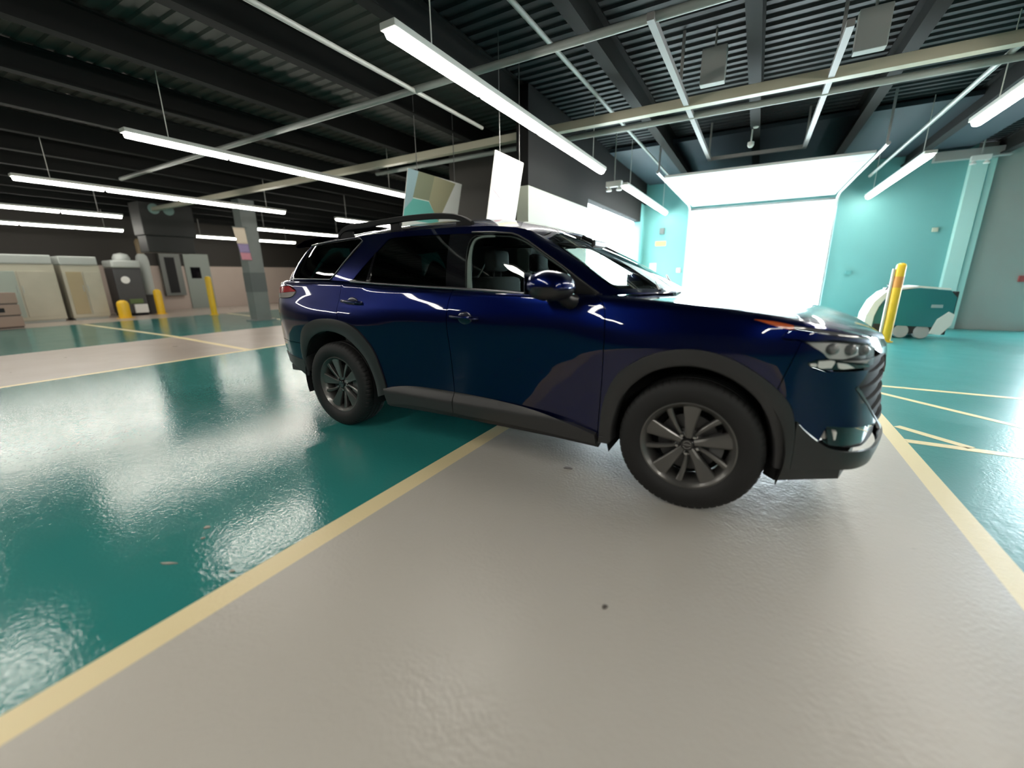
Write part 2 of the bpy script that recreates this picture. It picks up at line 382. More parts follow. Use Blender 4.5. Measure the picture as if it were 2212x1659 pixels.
def catmull(P,n=24,closed=False):
    P=np.asarray(P,float)
    if closed: Q=np.vstack([P[-1],P,P[0],P[1]])
    else: Q=np.vstack([2*P[0]-P[1],P,2*P[-1]-P[-2]])
    out=[]
    for i in range(1,len(Q)-2):
        p0,p1,p2,p3=Q[i-1],Q[i],Q[i+1],Q[i+2]
        t=np.linspace(0,1,n,endpoint=False)[:,None]
        a=max(np.linalg.norm(p1-p0),1e-6)**.5;b=max(np.linalg.norm(p2-p1),1e-6)**.5;c=max(np.linalg.norm(p3-p2),1e-6)**.5
        m1=b*((p1-p0)/a-(p2-p0)/(a+b)+(p2-p1)/b);m2=b*((p2-p1)/b-(p3-p1)/(b+c)+(p3-p2)/c)
        t2=t*t;t3=t2*t
        out.append((2*t3-3*t2+1)*p1+(t3-2*t2+t)*m1+(-2*t3+3*t2)*p2+(t3-t2)*m2)
    if not closed: out.append(P[-1:])
    return np.vstack(out)
# ---- lower body: plan loop (half, y<0) rear centre -> front centre
LP=[(-1.15,0),(-1.135,-.34),(-1.075,-.64),(-.955,-.83),(-.77,-.925),(-.50,-.964),(0,-.982),(.65,-.988),(1.3,-.99),(2.1,-.99),(2.9,-.985),(3.2,-.968),(3.42,-.915),(3.58,-.81),(3.69,-.65),(3.775,-.42),(3.835,-.2),(3.855,0)]
_full=np.array([(LP[1][0],.32)]+LP+[(LP[-2][0],.2)])
_c=catmull(_full,40)[40:-40]
_s=np.concatenate([[0],np.cumsum(np.hypot(*np.diff(_c,axis=0).T))]);LEND=_s[-1]
def loop(L):
    L=np.asarray(L,float)
    return np.stack([np.interp(L,_s,_c[:,0]),np.interp(L,_s,_c[:,1])],-1)
_tan=np.gradient(_c,_s,axis=0);_tan/=np.hypot(*_tan.T)[:,None]
for _ in range(6): _tan[1:-1]=(_tan[:-2]+2*_tan[1:-1]+_tan[2:])/4
_tan[0]=(0,-1);_tan[-1]=(0,1)
def lnorm(L):
    tx=np.interp(L,_s,_tan[:,0]);ty=np.interp(L,_s,_tan[:,1]);n=np.hypot(tx,ty)
    return np.stack([-ty/n,tx/n],-1)
def LX(x): return np.interp(x,_c[:,0],_s)
zt_x=pchip([-1.2,-.9,-.43,.07,.35,.87,1.32,1.68,2.23,2.40,2.57,2.8,3.15,3.32,3.42,3.58,3.69,3.775,3.835,3.86],[1.28,1.285,1.29,1.287,1.268,1.24,1.222,1.212,1.198,1.192,1.178,1.155,1.118,1.093,1.075,1.035,1.0,.962,.938,.93])
zb_x=pchip([-1.2,-.75,-.4,0,.5,.7,1.3,2.3,2.5,3.3,3.5,3.86],[.52,.50,.42,.36,.30,.30,.31,.29,.29,.32,.34,.32])
in_side=pchip([.15,.26,.32,.42,.55,.7,.84,.94,1.0,1.05,1.12,1.2,1.32],[.10,.052,.040,.040,.036,.026,.012,.002,.0,.004,.018,.036,.062])
in_front=pchip([.10,.16,.2,.27,.4,.5,.62,.75,.88,.93,.98,1.05,1.12],[.15,.06,.02,-.012,-.034,-.032,-.014,.0,.010,.018,.03,.05,.085])
in_rear=pchip([.3,.42,.52,.60,.72,.86,.92,1.0,1.1,1.2,1.3],[.22,.13,.055,.02,.0,.0,.018,.028,.032,.05,.075])
def low(L,z):
    L=np.asarray(L,float);z=np.asarray(z,float)
    P=loop(L);n=lnorm(L);x=P[...,0]
    wf=sst(.35,.95,-n[...,0]);wr=sst(.35,.95,n[...,0]);ws=1-wf-wr
    fl=.026*(np.exp(-np.abs((x-2.9)/.62)**4)*sst(1.12,.86,z)+np.exp(-np.abs((x-0)/.66)**4)*sst(1.16,.9,z))
    side=in_side(z)+.012-fl
    d=zt_x(x)-z
    rr=.045
    roll=rr-np.sqrt(np.maximum(rr*rr-np.clip(rr-d,0,rr)**2,0))
    ins=ws*side+wf*in_front(z)+wr*in_rear(z)+roll*(1-.6*wf)
    return np.stack([P[...,0]+n[...,0]*ins,P[...,1]+n[...,1]*ins,z+0*L],-1)
# ---- greenhouse: belt loop to roof loop
GB=[(-1.02,0,1.28),(-.98,-.42,1.283),(-.80,-.755,1.288),(-.60,-.862,1.289),(0,-.90,1.285),(.6,-.908,1.253),(1.3,-.91,1.221),(1.8,-.905,1.197),(2.30,-.885,1.18),(2.46,-.83,1.20),(2.60,-.5,1.195),(2.66,0,1.19)]
GR=[(-.72,0,1.66),(-.70,-.38,1.645),(-.56,-.635,1.61),(-.40,-.70,1.612),(0,-.725,1.632),(.6,-.738,1.648),(1.3,-.736,1.645),(1.6,-.728,1.63),(1.78,-.70,1.60),(1.86,-.645,1.562),(1.845,-.4,1.61),(1.83,0,1.63)]
_gb=np.array(GB);_gr=np.array(GR)
def _dense(Pc,n=40):
    m=Pc.copy();f=np.vstack([m[1]*[1,-1,1],m,m[-2]*[1,-1,1]]);return catmull(f,n)[n:-n]
_gbd=_dense(_gb);_grd=_dense(_gr);_mi=np.linspace(0,len(GB)-1,len(_gbd))
def gh(m,t):
    m=np.asarray(m,float);t=np.asarray(t,float)[...,None]
    B=np.stack([np.interp(m,_mi,_gbd[:,k]) for k in range(3)],-1)
    R=np.stack([np.interp(m,_mi,_grd[:,k]) for k in range(3)],-1)
    T=np.stack([np.gradient(_gbd[:,k],_mi) for k in range(3)],-1)
    tx=np.interp(m,_mi,T[:,0]);ty=np.interp(m,_mi,T[:,1]);n=np.hypot(tx,ty)
    out=np.stack([ty/n,-tx/n,0*n+.0],-1)
    wf=sst(8.7,10.2,m)
    out[...,2]=.5*wf
    b=(.018-.004*wf)[...,None]*4*t*(1-t)
    return B+(R-B)*t+out*b
# roof cap
_rc=pchip([-.72,-.45,0,.7,1.2,1.45,1.65,1.83],[1.66,1.70,1.745,1.775,1.762,1.732,1.685,1.63])
def roof(m,w):   # m in [2,9] along side edge, w in [-1,1]
    m=np.asarray(m,float);w=np.asarray(w,float)
    E=np.stack([np.interp(m,_mi,_grd[:,k]) for k in range(3)],-1)
    u=(m-2)/7;
    e0,e1=_gr[2,0],_gr[9,0]
    cx=-.72+(E[...,0]-e0)/(e1-e0)*(1.83+.72)
    x=cx+(E[...,0]-cx)*w*w
    z=E[...,2]+(_rc(cx)-E[...,2])*(1-np.abs(w)**2.3)
    return np.stack([x,E[...,1]*-w,z],-1)   # w=-1 -> near side (y<0)... y = -E.y*w
# hood height field between top loop edge
_Lh=np.linspace(LX(2.42),LEND,400);_ht=low(_Lh,zt_x(loop(_Lh)[:,0]))
def hood_edge(x): return np.interp(x,_ht[:,0],-_ht[:,1])
hood_r=pchip([2.2,2.476,2.744,3.067,3.345,3.5,3.65,3.75,3.83],[1.205,1.188,1.166,1.138,1.108,1.078,1.03,.985,.94])
hood_c=pchip([2.2,2.7,3.067,3.345,3.5,3.66,3.76,3.81,3.84],[1.185,1.155,1.13,1.112,1.095,1.05,.985,.95,.933])
def hood(x,w):
    x=np.asarray(x,float);w=np.asarray(w,float)
    ye=hood_edge(x);zt=np.interp(x,_ht[:,0],_ht[:,2]);aw=np.abs(w)
    zr=np.maximum(hood_r(x),zt);zc=np.maximum(hood_c(x),zt)
    zi=zc+(zr-zc)*sst(.2,.64,aw);q=np.clip((aw-.64)/.36,0,1)
    z=zi+(zt-zi)*(.35*q+.65*q*q)
    return np.stack([x,w*ye,z],-1)


PAINT = None
def paint_mat():
    m = mat('navy_metallic_paint', (.0015, .0052, .054), .30, .85, 1.0, .02, spec=0.)
    return m
PAINT = paint_mat()
CLAD = mat('dark_grey_cladding', (.028, .028, .029), .42, bump=(900, .12, .0006))
BLACKP = mat('satin_black_plastic', (.012, .012, .013), .35)
GLOSSB = mat('gloss_black', (.006, .006, .008), .08, coat=1.0)
UNDER = mat('underbody_black', (.006, .006, .007), .8)
GLASS = glass_mat('clear_tinted_glass', (.72, .82, .79))
WSGLASS = glass_mat('windscreen_glass', (.72, .82, .78))
PRIV = glass_mat('privacy_glass', (.035, .040, .042), 1.55)
CHROME = mat('bright_trim', (.55, .55, .56), .18, 1.0)
SATIN = mat('satin_trim', (.20, .20, .21), .28, 1.0)

def pin(poly, pts):
    """vectorised point in polygon"""
    x, y = pts[:, 0], pts[:, 1]; ins = np.zeros(len(pts), bool); n = len(poly)
    for i in range(n):
        x0, y0 = poly[i]; x1, y1 = poly[(i+1) % n]
        c = (y0 > y) != (y1 > y)
        with np.errstate(divide='ignore', invalid='ignore'):
            ins ^= c & (x < (x1-x0)*(y-y0)/(y1-y0)+x0)
    return ins
def resample(poly, step):
    out = []; n = len(poly)
    for i in range(n):
        a = np.array(poly[i], float); b = np.array(poly[(i+1) % n], float)
        k = max(1, int(math.ceil(np.linalg.norm(b-a)/step)))
        for j in range(k): out.append(a+(b-a)*j/k)
    return np.array(out)
def seg(*parts):
    """join outline segments; a segment in a list is splined, corners sit between the segments"""
    out = []
    for q in parts:
        q = np.array(q, float)
        if len(q) > 2: q = catmull(q, 6)
        for r in q:
            if not out or np.linalg.norm(out[-1]-r) > 1e-6: out.append(r)
    if np.linalg.norm(out[0]-out[-1]) < 1e-6: out.pop()
    return np.array(out)
def fnormal(fn, u, v, hu, hv):
    d1 = fn(u+hu, v)-fn(u-hu, v); d2 = fn(u, v+hv)-fn(u, v-hv)
    n = np.cross(d1, d2); return n/np.maximum(np.linalg.norm(n, axis=-1, keepdims=True), 1e-12)
def panel(name, fn, outline, material, parent, holes=(), sc=(1., 1.), step=.03, off=0., depth=.014, flip=False, mirror=False, hstep=(1e-3, 1e-3), grid=None):
    """a curved sheet cut out of the surface fn along an outline given in its own (u, v), with a turned-in edge"""
    S = np.array(sc, float)
    loops = [resample(np.array(outline)*S, step)]+[resample(np.array(h)*S, step) for h in holes]
    pts = []; edges = []
    for lp in loops:
        n0 = len(pts); pts += list(lp); edges += [(n0+i, n0+(i+1) % len(lp)) for i in range(len(lp))]
    nb = len(pts); B = np.array(pts)
    g = grid or step
    lo, hi = B.min(0), B.max(0)
    gx, gy = np.meshgrid(np.arange(lo[0]+g/2, hi[0], g), np.arange(lo[1]+g/2, hi[1], g), indexing='ij')
    I = np.stack([gx.ravel(), gy.ravel()], -1)
    k = pin(loops[0], I)
    for h in loops[1:]: k &= ~pin(h, I)
    I = I[k]
    if len(I):
        keep = np.ones(len(I), bool)
        for c in range(0, len(I), 2000):
            d = np.min(((I[c:c+2000, None]-B[None])**2).sum(-1), axis=1); keep[c:c+2000] = d > (.45*min(g, step))**2
        I = I[keep]
    allp = [Vector(q) for q in np.vstack([B, I]) if True]
    V, E, F, *_ = delaunay_2d_cdt(allp, edges, [], 0, 1e-7)
    V = np.array([tuple(q) for q in V]); F = np.array([tuple(q)[:3] for q in F])
    cen = V[F].mean(1); k = pin(loops[0], cen)
    for h in loops[1:]: k &= ~pin(h, cen)
    F = F[k]
    uv = V/S
    P = fn(uv[:, 0], uv[:, 1]); N = fnormal(fn, uv[:, 0], uv[:, 1], *hstep)
    if flip: N = -N
    P = P+N*off
    # face winding to follow the normals
    fn_ = np.cross(P[F[:, 1]]-P[F[:, 0]], P[F[:, 2]]-P[F[:, 0]]); bad = (fn_*N[F[:, 0]]).sum(1) < 0
    F[bad] = F[bad][:, ::-1]
    verts = list(P); norms = list(N); faces = [tuple(int(i) for i in q) for q in F]
    if depth > 0:
        from collections import Counter
        cnt = Counter(); 
        for q in faces:
            for a, b in ((q[0], q[1]), (q[1], q[2]), (q[2], q[0])): cnt[(min(a, b), max(a, b))] += 1
        for q in list(faces):
            for a, b in ((q[0], q[1]), (q[1], q[2]), (q[2], q[0])):
                if cnt[(min(a, b), max(a, b))] == 1:
                    i = len(verts); pa, pb = P[a], P[b]; qa, qb = pa-N[a]*depth, pb-N[b]*depth
                    nn = np.cross(qa-pa, pb-pa); l = np.linalg.norm(nn); nn = nn/l if l > 1e-12 else N[a]
                    verts += [pa, qa, qb, pb]; norms += [nn]*4; faces.append((i, i+1, i+2, i+3))
    def mk(mir):
        vv = np.array(verts); nn = np.array(norms); ff = faces
        if mir: vv = vv*[1, -1, 1]; nn = nn*[1, -1, 1]; ff = [tuple(reversed(q)) for q in faces]
        me = bpy.data.meshes.new(name); me.from_pydata(vv.tolist(), [], ff)
        me.materials.append(material); me.shade_smooth()
        me.normals_split_custom_set_from_vertices([tuple(q) for q in nn])
        return me
    o = add(bpy.data.objects.new(name, mk(False)), parent)
    o2 = add(bpy.data.objects.new(name, mk(True)), parent) if mirror else None
    return (o, o2) if mirror else o

def X(pts): return [(float(LX(x)), z) for x, z in pts]          # side-view (x, z) -> surface (L, z)
car = empty('car', (0, 0, 0), 'dark blue three-row SUV parked across the grey lane', 'car')

# ---- key outlines in side view
archR = [(-.475, .60), (-.46, .71), (-.37, .86), (-.21, .94), (-.03, .97), (.14, .965), (.33, .92), (.44, .83), (.51, .74), (.555, .62), (.59, .49), (.61, .38)]
archRi = [(-.415, .46), (-.41, .60), (-.30, .76), (-.13, .845), (.03, .865), (.19, .835), (.30, .77), (.40, .67), (.46, .55), (.49, .44), (.50, .34)]
archF = [(2.405, .33), (2.41, .45), (2.425, .57), (2.50, .75), (2.63, .86), (2.75, .91), (2.89, .93), (3.04, .905), (3.17, .84), (3.28, .755), (3.35, .67), (3.385, .56), (3.395, .45), (3.395, .33)]
archFi = [(2.48, .33), (2.485, .44), (2.54, .63), (2.64, .75), (2.75, .815), (2.90, .84), (3.05, .805), (3.19, .71), (3.27, .59), (3.31, .45), (3.32, .34)]
doorR = [(.16, 1.287), (.15, 1.19), (.13, 1.06), (.145, .965)]
doorM = [(1.315, 1.2235), (1.285, 1.10), (1.28, 1.0), (1.288, .79), (1.292, .60), (1.292, .36)]
doorF = [(2.33, 1.194), (2.37, 1.17), (2.40, 1.13), (2.418, 1.0), (2.417, .86), (2.41, .70), (2.40, .52), (2.392, .345)]
G = .0028
def sh(pts, dx): return [(x+dx, z) for x, z in pts]
def topline(x0, x1, n=14): return [(x, float(zt_x(x))-.0005) for x in np.linspace(x0, x1, n)]

KW = dict(step=.028, grid=.035)
# rear door, front door, front fender, quarter panel, bumpers (near side and mirrored far side)
aR2 = [q for q in archR if q[0] > .2]
rd = panel('rear_door', low, seg(X(sh(doorR, G)), X([(.145+G, .965), (.33, .925), (.44, .835), (.51, .745), (.555, .625), (.59, .495), (.61, .40)]), X([(.61, .40), (.80, .40)]), X([(.80, .40), (1.292-G, .40)]), X(sh(doorM[::-1][1:], -G)), X(topline(1.315-G, .16+G))), PAINT, car, mirror=True, **KW)
fd = panel('front_door', low, seg(X(sh(doorM[:-1], G)), X([(1.292+G, .60), (1.292+G, .36)]), X([(1.292+G, .36), (1.9, .355)]), X([(1.9, .355), (2.392-G, .345)]), X(sh(doorF[::-1], -G)), X(topline(2.33-G, 1.315+G))), PAINT, car, mirror=True, **KW)
ff = panel('front_fender', low, seg(X(sh(doorF, G)), X([(2.392+G, .345), (2.41, .33)]), X(archF[:-4]), [(float(LX(3.28)), .755), (5.165, .86), (5.205, .995)], [(5.205, .995), (5.12, 1.006), (5.17, 1.063)], [(5.17, 1.063), (5.0, 1.087)], [(5.0, 1.087), (float(LX(3.16)), float(zt_x(3.16)))], X(topline(3.16, 2.33+G, 18))), PAINT, car, mirror=True, **KW)
tl = [(.80, 1.205), (1.0, 1.222), (1.25, 1.237), (1.37, 1.19), (1.32, 1.147), (1.05, 1.128), (.80, 1.12)]
LT = float(LX(-1.03))
qp = panel('quarter_panel', low, seg([(LT, .73), (LT, 1.115)], [(LT, 1.115), (1.05, 1.124), (1.325, 1.142), (1.378, 1.19), (1.25, 1.241), (1.0, 1.226), (LT, 1.21)], [(LT, 1.21), (LT, 1.283)], X(topline(-1.02, .16-G, 20)), X(sh(doorR, -G)), X([(.145-G, .965), (.0, .97), (-.21, .94), (-.37, .86), (-.455, .725)]), [(float(LX(-.455)), .725), (LT, .73)]), PAINT, car, mirror=True, **KW)
panel('tailgate', low, seg([(.0, .73), (LT-.004, .73)], [(LT-.004, .73), (LT-.004, 1.283)], [(LT-.004, 1.283), (0, 1.28)]), PAINT, car, mirror=True, **KW)
panel('rear_bumper', low, seg([(0, .724), (LT, .724)], [(LT, .724), (float(LX(-.457)), .719)], X([(-.457, .719), (-.475, .62), (-.45, .50), (-.415, .43)]), [(float(LX(-.415)), .43), (float(LX(-.75)), .505)], [(float(LX(-.75)), .505), (0, .52)]), PAINT, car, mirror=True, **KW)
panel('rear_valance', low, seg([(0, .60), (float(LX(-.9)), .60)], [(float(LX(-.9)), .60), (float(LX(-.47)), .56)], [(float(LX(-.47)), .56), (float(LX(-.42)), .42), (float(LX(-.75)), .50), (0, .515)]), CLAD, car, mirror=True, off=.006, **KW)
# tail lamps
tlm = mat('red_lamp_lens', (.42, .005, .012), .12, coat=1.0)
tp = panel('tail_lamp', low, seg([(.62, 1.203), (.80, 1.207), (1.0, 1.222), (1.25, 1.237)], [(1.25, 1.237), (1.372, 1.19)], [(1.372, 1.19), (1.0, 1.170), (.62, 1.168)]), tlm, car, mirror=True, off=.006, **KW)
for o in tp: o['label'] = 'red tail lamp lens'
tp2 = panel('tail_lamp_reflector', low, seg([(.62, 1.166), (1.0, 1.168), (1.372, 1.188)], [(1.372, 1.188), (1.322, 1.147), (1.05, 1.128), (.62, 1.125)]), mat('pale_lamp_lens', (.42, .36, .34), .1, coat=1.0), car, mirror=True, off=.005, **KW)
for o in tp2: o['label'] = 'pale reversing lamp lens'

# front bumper with grille, lower cladding and fog recess
LE = LEND
def symtop(L): return float(zt_x(loop(L)[0]))
grl = [(5.64, .945), (5.64, .85), (5.53, .757), (5.663, .647), (5.79, .555), (5.95, .47), (LE, .455)]
fb = panel('front_bumper', low, seg([(5.205, .99), (5.170, .86), (float(LX(3.285)), .755)], X([(3.285, .755), (3.355, .67), (3.385, .59)]), [(float(LX(3.385)), .59), (5.255, .594), (5.307, .547), (5.38, .492)], [(5.38, .492), (5.402, .572)], [(5.402, .572), (5.66, .555), (5.78, .548)], [(5.78, .548), (5.663, .647), (5.53, .757)], [(5.53, .757), (5.62, .842)], [(5.62, .842), (5.295, .858), (5.245, .893), (5.338, .912), (5.346, .902)], [(5.346, .902), (5.30, .945), (5.212, .99)]), PAINT, car, mirror=True, **KW)
lc = panel('front_lower_trim', low, seg([(float(LX(3.39)), .585), (5.255, .588), (5.307, .541), (5.38, .486), (5.442, .452), (5.62, .430), (5.85, .405), (LE, .40)], [(LE, .40), (LE, .325)], [(LE, .325), (5.75, .33), (5.45, .345), (5.30, .335), (float(LX(3.4)), .335)], [(float(LX(3.4)), .335), (float(LX(3.40)), .45), (float(LX(3.39)), .585)]), CLAD, car, mirror=True, off=.008, **KW)
panel('fog_recess', low, seg([(5.395, .575), (5.42, .478), (5.54, .448), (5.75, .42), (LE, .40)], [(LE, .40), (LE, .46)], [(LE, .46), (5.95, .475), (5.80, .545), (5.66, .56), (5.395, .575)]), GLOSSB, car, mirror=True, off=-.035, depth=.0, **KW)
fgl = MB().box(3.50, 3.56, -.83, -.79, .50, .545, .006).build('fog_lamp', mat('lamp_white', (.75, .75, .72), .2), car)
fgl2 = add(bpy.data.objects.new('fog_lamp', fgl.data), car); fgl2.scale = (1, -1, 1)
panel('side_blade', low, seg([(5.40, .56), (5.425, .478), (5.445, .476), (5.425, .558)]), GLOSSB, car, mirror=True, off=.004, **KW)
gr = panel('grille', low, seg([(5.655, .972), (5.655, .855), (5.545, .757)], [(5.545, .757), (5.675, .647), (5.80, .55)], [(5.80, .55), (5.95, .475), (LE, .46)], [(LE, .46), (LE, .925)], [(LE, .925), (5.9, .945), (5.655, .985)]), mat('grille_black', (.008, .008, .009), .75, spec=.2), car, mirror=True, off=-.03, depth=0, **KW)
for zz in (.53, .60, .67, .74, .81, .88):
    l0 = 5.56 if zz > .76 else np.interp(zz, [.5, .555, .647, .757], [5.93, 5.80, 5.675, 5.55])
    panel('grille_bar', low, seg([(l0+.02, zz-.011), (LE, zz-.011)], [(LE, zz+.011), (l0+.02, zz+.011)]), mat('matt_black', (.01, .01, .011), .7, spec=.25), car, mirror=True, off=-.012, depth=.02, step=.03, grid=.03)
panel('grille_surround', low, seg([(5.535, .768), (5.655, .660), (5.775, .565), (5.95, .485)], [(5.95, .485), (5.95, .468), (5.79, .545), (5.665, .640), (5.522, .756)]), SATIN, car, mirror=True, off=.004, **KW)
for o in panel('nose_panel', low, seg([(5.64, 1.0), (LE, .93)], [(LE, .93), (LE, .88), (5.83, .90), (5.64, .955)]), GLOSSB, car, mirror=True, off=-.006, **KW): pass
panel('front_badge', low, [(LE, .86), (LE, .70), (LE-.09, .73), (LE-.12, .78), (LE-.09, .83)], SATIN, car, mirror=True, off=.0, depth=.02, step=.02)

# headlamps
LAMPB = mat('lamp_housing', (.02, .02, .022), .3)
LENSW = mat('lamp_white', (.75, .75, .72), .2)
REFL = mat('lamp_reflector', (.90, .90, .88), .25)
lampo = seg([(5.212, .998), (5.347, .996), (5.491, .981), (5.66, .957)], [(5.66, .957), (5.655, .862)], [(5.655, .862), (5.341, .895)], [(5.341, .895), (5.299, .947), (5.212, .998)])
hb = panel('headlamp', low, lampo, LAMPB, car, mirror=True, off=-.03, depth=0, **KW)
for side, hl in enumerate(hb):
    mir = side == 1
    def sub(name, ol, m, off, depth=.012):
        o = panel(name, low, ol, m, hl, off=off, depth=depth, step=.02)
        if mir:
            for q in o.data.vertices: q.co.y = -q.co.y
            o.data.flip_normals()
        return o
    sub('reflector', seg([(5.235, .990), (5.40, .983), (5.60, .962)], [(5.60, .962), (5.62, .935)], [(5.62, .935), (5.45, .905), (5.36, .908)], [(5.36, .908), (5.305, .948), (5.235, .990)]), REFL, -.022)
    for (l, z) in ((5.36, .957), (5.47, .949), (5.575, .940)):
        P0 = low(l, z); N0 = fnormal(low, np.array(l), np.array(z), 1e-3, 1e-3)
        if N0[1] > 0: N0 = -N0
        c = P0-N0*.012; 
        if mir: c = c*[1, -1, 1]
        bm = bmesh.new(); bmesh.ops.create_uvsphere(bm, u_segments=16, v_segments=10, radius=.027)
        mm = bpy.data.meshes.new('projector'); bm.to_mesh(mm); bm.free(); mm.materials.append(mat('projector_glass', (.16, .17, .17), .08, coat=1.0)); mm.shade_smooth()
        o = add(bpy.data.objects.new('projector', mm), hl); o.location = c
    sub('signal_strip', seg([(5.40, .884), (5.60, .872)], [(5.63, .890), (5.42, .897)]), LENSW, -.006)
    sub('lower_lamp', seg([(5.255, .890), (5.262, .878), (5.285, .874)], [(5.285, .874), (5.285, .889), (5.255, .890)]), LENSW, .004)
    sub('lower_lamp', seg([(5.292, .903), (5.296, .872), (5.36, .868)], [(5.36, .868), (5.37, .900), (5.292, .903)]), LENSW, .003)
    sub('lower_lamp', seg([(5.385, .893), (5.40, .866), (5.49, .862)], [(5.49, .862), (5.44, .884), (5.385, .893)]), LENSW, .003)
    sub('lamp_backing', seg([(5.25, .895), (5.29, .866), (5.50, .860), (5.62, .857)], [(5.62, .857), (5.60, .871), (5.37, .902), (5.30, .907)]), GLOSSB, .0005)
    sub('cover', lampo, glass_mat('lamp_cover_glass', (.93, .93, .93), 1.45), .001, 0)
dr1 = panel('side_marker', low, seg([(5.002, 1.088), (5.10, 1.078), (5.168, 1.064)], [(5.168, 1.064), (5.166, 1.048), (5.002, 1.088)]), mat('amber_lens', (.55, .10, .025), .2, coat=1.0), car, mirror=True, off=.003, **KW)
for o in dr1: o['label'] = 'amber side marker lens'
panel('daytime_lamp', low, seg([(5.17, 1.064), (5.258, 1.050), (5.436, 1.022), (5.60, 1.0)], [(5.60, 1.0), (5.64, .985)], [(5.64, .985), (5.436, 1.008), (5.258, 1.036), (5.17, 1.047)]), mat('smoked_lens', (.12, .12, .125), .1, coat=1.0), car, mirror=True, off=.003, **KW)
panel('lamp_brow', low, seg([(5.17, 1.062), (5.205, 1.0), (5.347, 1.0), (5.491, .985), (5.64, .962)], [(5.64, .962), (5.64, .983), (5.436, 1.006), (5.258, 1.033), (5.17, 1.045)]), PAINT, car, mirror=True, **KW)
panel('lamp_brow', low, seg([(5.12, 1.008), (5.17, 1.045), (5.205, 1.001)]), PAINT, car, mirror=True, step=.02)

panel('fender_nose', low, seg([(5.0, 1.0905), (5.10, 1.081), (5.168, 1.067), (5.258, 1.053), (5.436, 1.025), (5.60, 1.003), (5.655, .988)], [(5.655, .988), (5.66, symtop(5.66))], [(l, symtop(l)) for l in np.linspace(5.66, float(LX(3.16)), 16)]), PAINT, car, mirror=True, step=.02)

# cladding: wheel-arch flares with turned-in lip and sill strips
def flare(name, outer, inner, y_off=.016):
    n = 44
    O = resample_open(outer, n); I = resample_open(inner, n)
    Lo, Li = np.array([LX(x) for x, z in O]), np.array([LX(x) for x, z in I])
    Po, Pi = low(Lo, O[:, 1]), low(Li, I[:, 1])
    No = fnormal(low, Lo, O[:, 1], 1e-3, 1e-3); Ni = fnormal(low, Li, I[:, 1], 1e-3, 1e-3)
    No[No[:, 1] > 0] *= -1; Ni[Ni[:, 1] > 0] *= -1
    rows = [Po-No*.004, Po+No*y_off*.8, Po+(Pi-Po)*.12+No*y_off, Po+(Pi-Po)*.5+No*(y_off*1.1), Po+(Pi-Po)*.9+Ni*y_off*.9, Pi+Ni*y_off*.4, Pi-Ni*.03, Pi-Ni*.09]
    G_ = np.stack(rows, 0)
    for s in (1, -1):
        o = MB().grid(G_*[1, s, 1]).build(name, CLAD, car, smooth=50)
def resample_open(pts, n):
    c = catmull(pts, 10); s = np.concatenate([[0], np.cumsum(np.hypot(*np.diff(c, axis=0).T))]); t = np.linspace(0, s[-1], n)
    return np.stack([np.interp(t, s, c[:, 0]), np.interp(t, s, c[:, 1])], -1)
flare('wheel_arch_trim', archF, archFi)
flare('wheel_arch_trim', archR, archRi)
def sillf(L, z):
    P = low(L, z); P[..., 1] -= .034*sst(.485, .405, z)-.010*sst(.40, .30, z); return P
panel('sill_trim', sillf, seg(X([(.595, .425), (.70, .45), (.86, .472), (1.05, .48), (1.29, .481)]), X([(1.29, .481), (1.29, .40), (1.29, .325)]), X([(1.29, .325), (.95, .325), (.80, .32), (.62, .295)]), X([(.62, .295), (.595, .425)])), CLAD, car, mirror=True, off=.004, depth=.045, **KW)
panel('sill_trim', sillf, seg(X([(1.296, .481), (1.6, .473), (1.95, .447), (2.2, .407), (2.385, .365)]), X([(2.385, .365), (2.392, .30)]), X([(2.392, .30), (1.9, .318), (1.296, .325)])), CLAD, car, mirror=True, off=.004, depth=.045, **KW)
panel('rocker_panel', low, seg(X([(.6, .34), (1.3, .37), (2.40, .36)]), X([(2.40, .36), (2.40, .27)]), X([(2.40, .27), (1.3, .28), (.6, .27)])), BLACKP, car, mirror=True, off=-.002, depth=.05, **KW)
for s in (-1, 1): MB().box(2.405, 2.47, s*.9525-.022, s*.9525+.022, .315, .36, .006).build('mud_flap', CLAD, car)

# dark inner shell and wheel houses so that gaps read black
panel('inner_shell', low, seg(X([(-.95, .55), (-.95, 1.25)]), X([(-.95, 1.25), (0., 1.25), (1.2, 1.19), (2.3, 1.16), (3.2, 1.07)]), X([(3.2, 1.07), (3.42, .95)]), X([(3.42, .95), (3.42, .50)]), X([(3.42, .50), (3.36, .56), (3.26, .76), (3.04, .91), (2.89, .935), (2.63, .87), (2.50, .76), (2.42, .57), (2.40, .36)]), X([(2.40, .36), (.62, .36)]), X([(.62, .36), (.56, .62), (.44, .84), (.14, .975), (-.2, .95), (-.37, .87), (-.46, .71), (-.48, .55)])), UNDER, car, mirror=True, off=-.022, depth=0, step=.05, grid=.08)
for xc, nm in ((0., 'r'), (2.9, 'f')):
    for s in (1, -1):
        arc = [(xc+.455*math.cos(a), .40+.455*math.sin(a)) for a in np.linspace(math.radians(-18), math.radians(198), 30)]
        g = np.array([[(a, s*yy, b) for a, b in arc] for yy in (-.955, -.60)])
        m_ = MB().grid(g); n0 = len(m_.v)
        m_._add([(a, s*-.60, b) for a, b in arc], [tuple(range(len(arc)))])
        m_.build('wheel_house', UNDER, car, smooth=40)
MB().box(-.95, 3.45, -.60, .60, .21, .34).box(.55, 2.35, -.90, .90, .27, .33).build('underbody', UNDER, car)
ad = MB().prism([(3.33, -.90), (3.62, -.72), (3.72, -.40), (3.72, .40), (3.62, .72), (3.33, .90), (3.28, .84), (3.62, .35), (3.62, -.35), (3.28, -.84)], .26, .36).build('air_dam', CLAD, car)

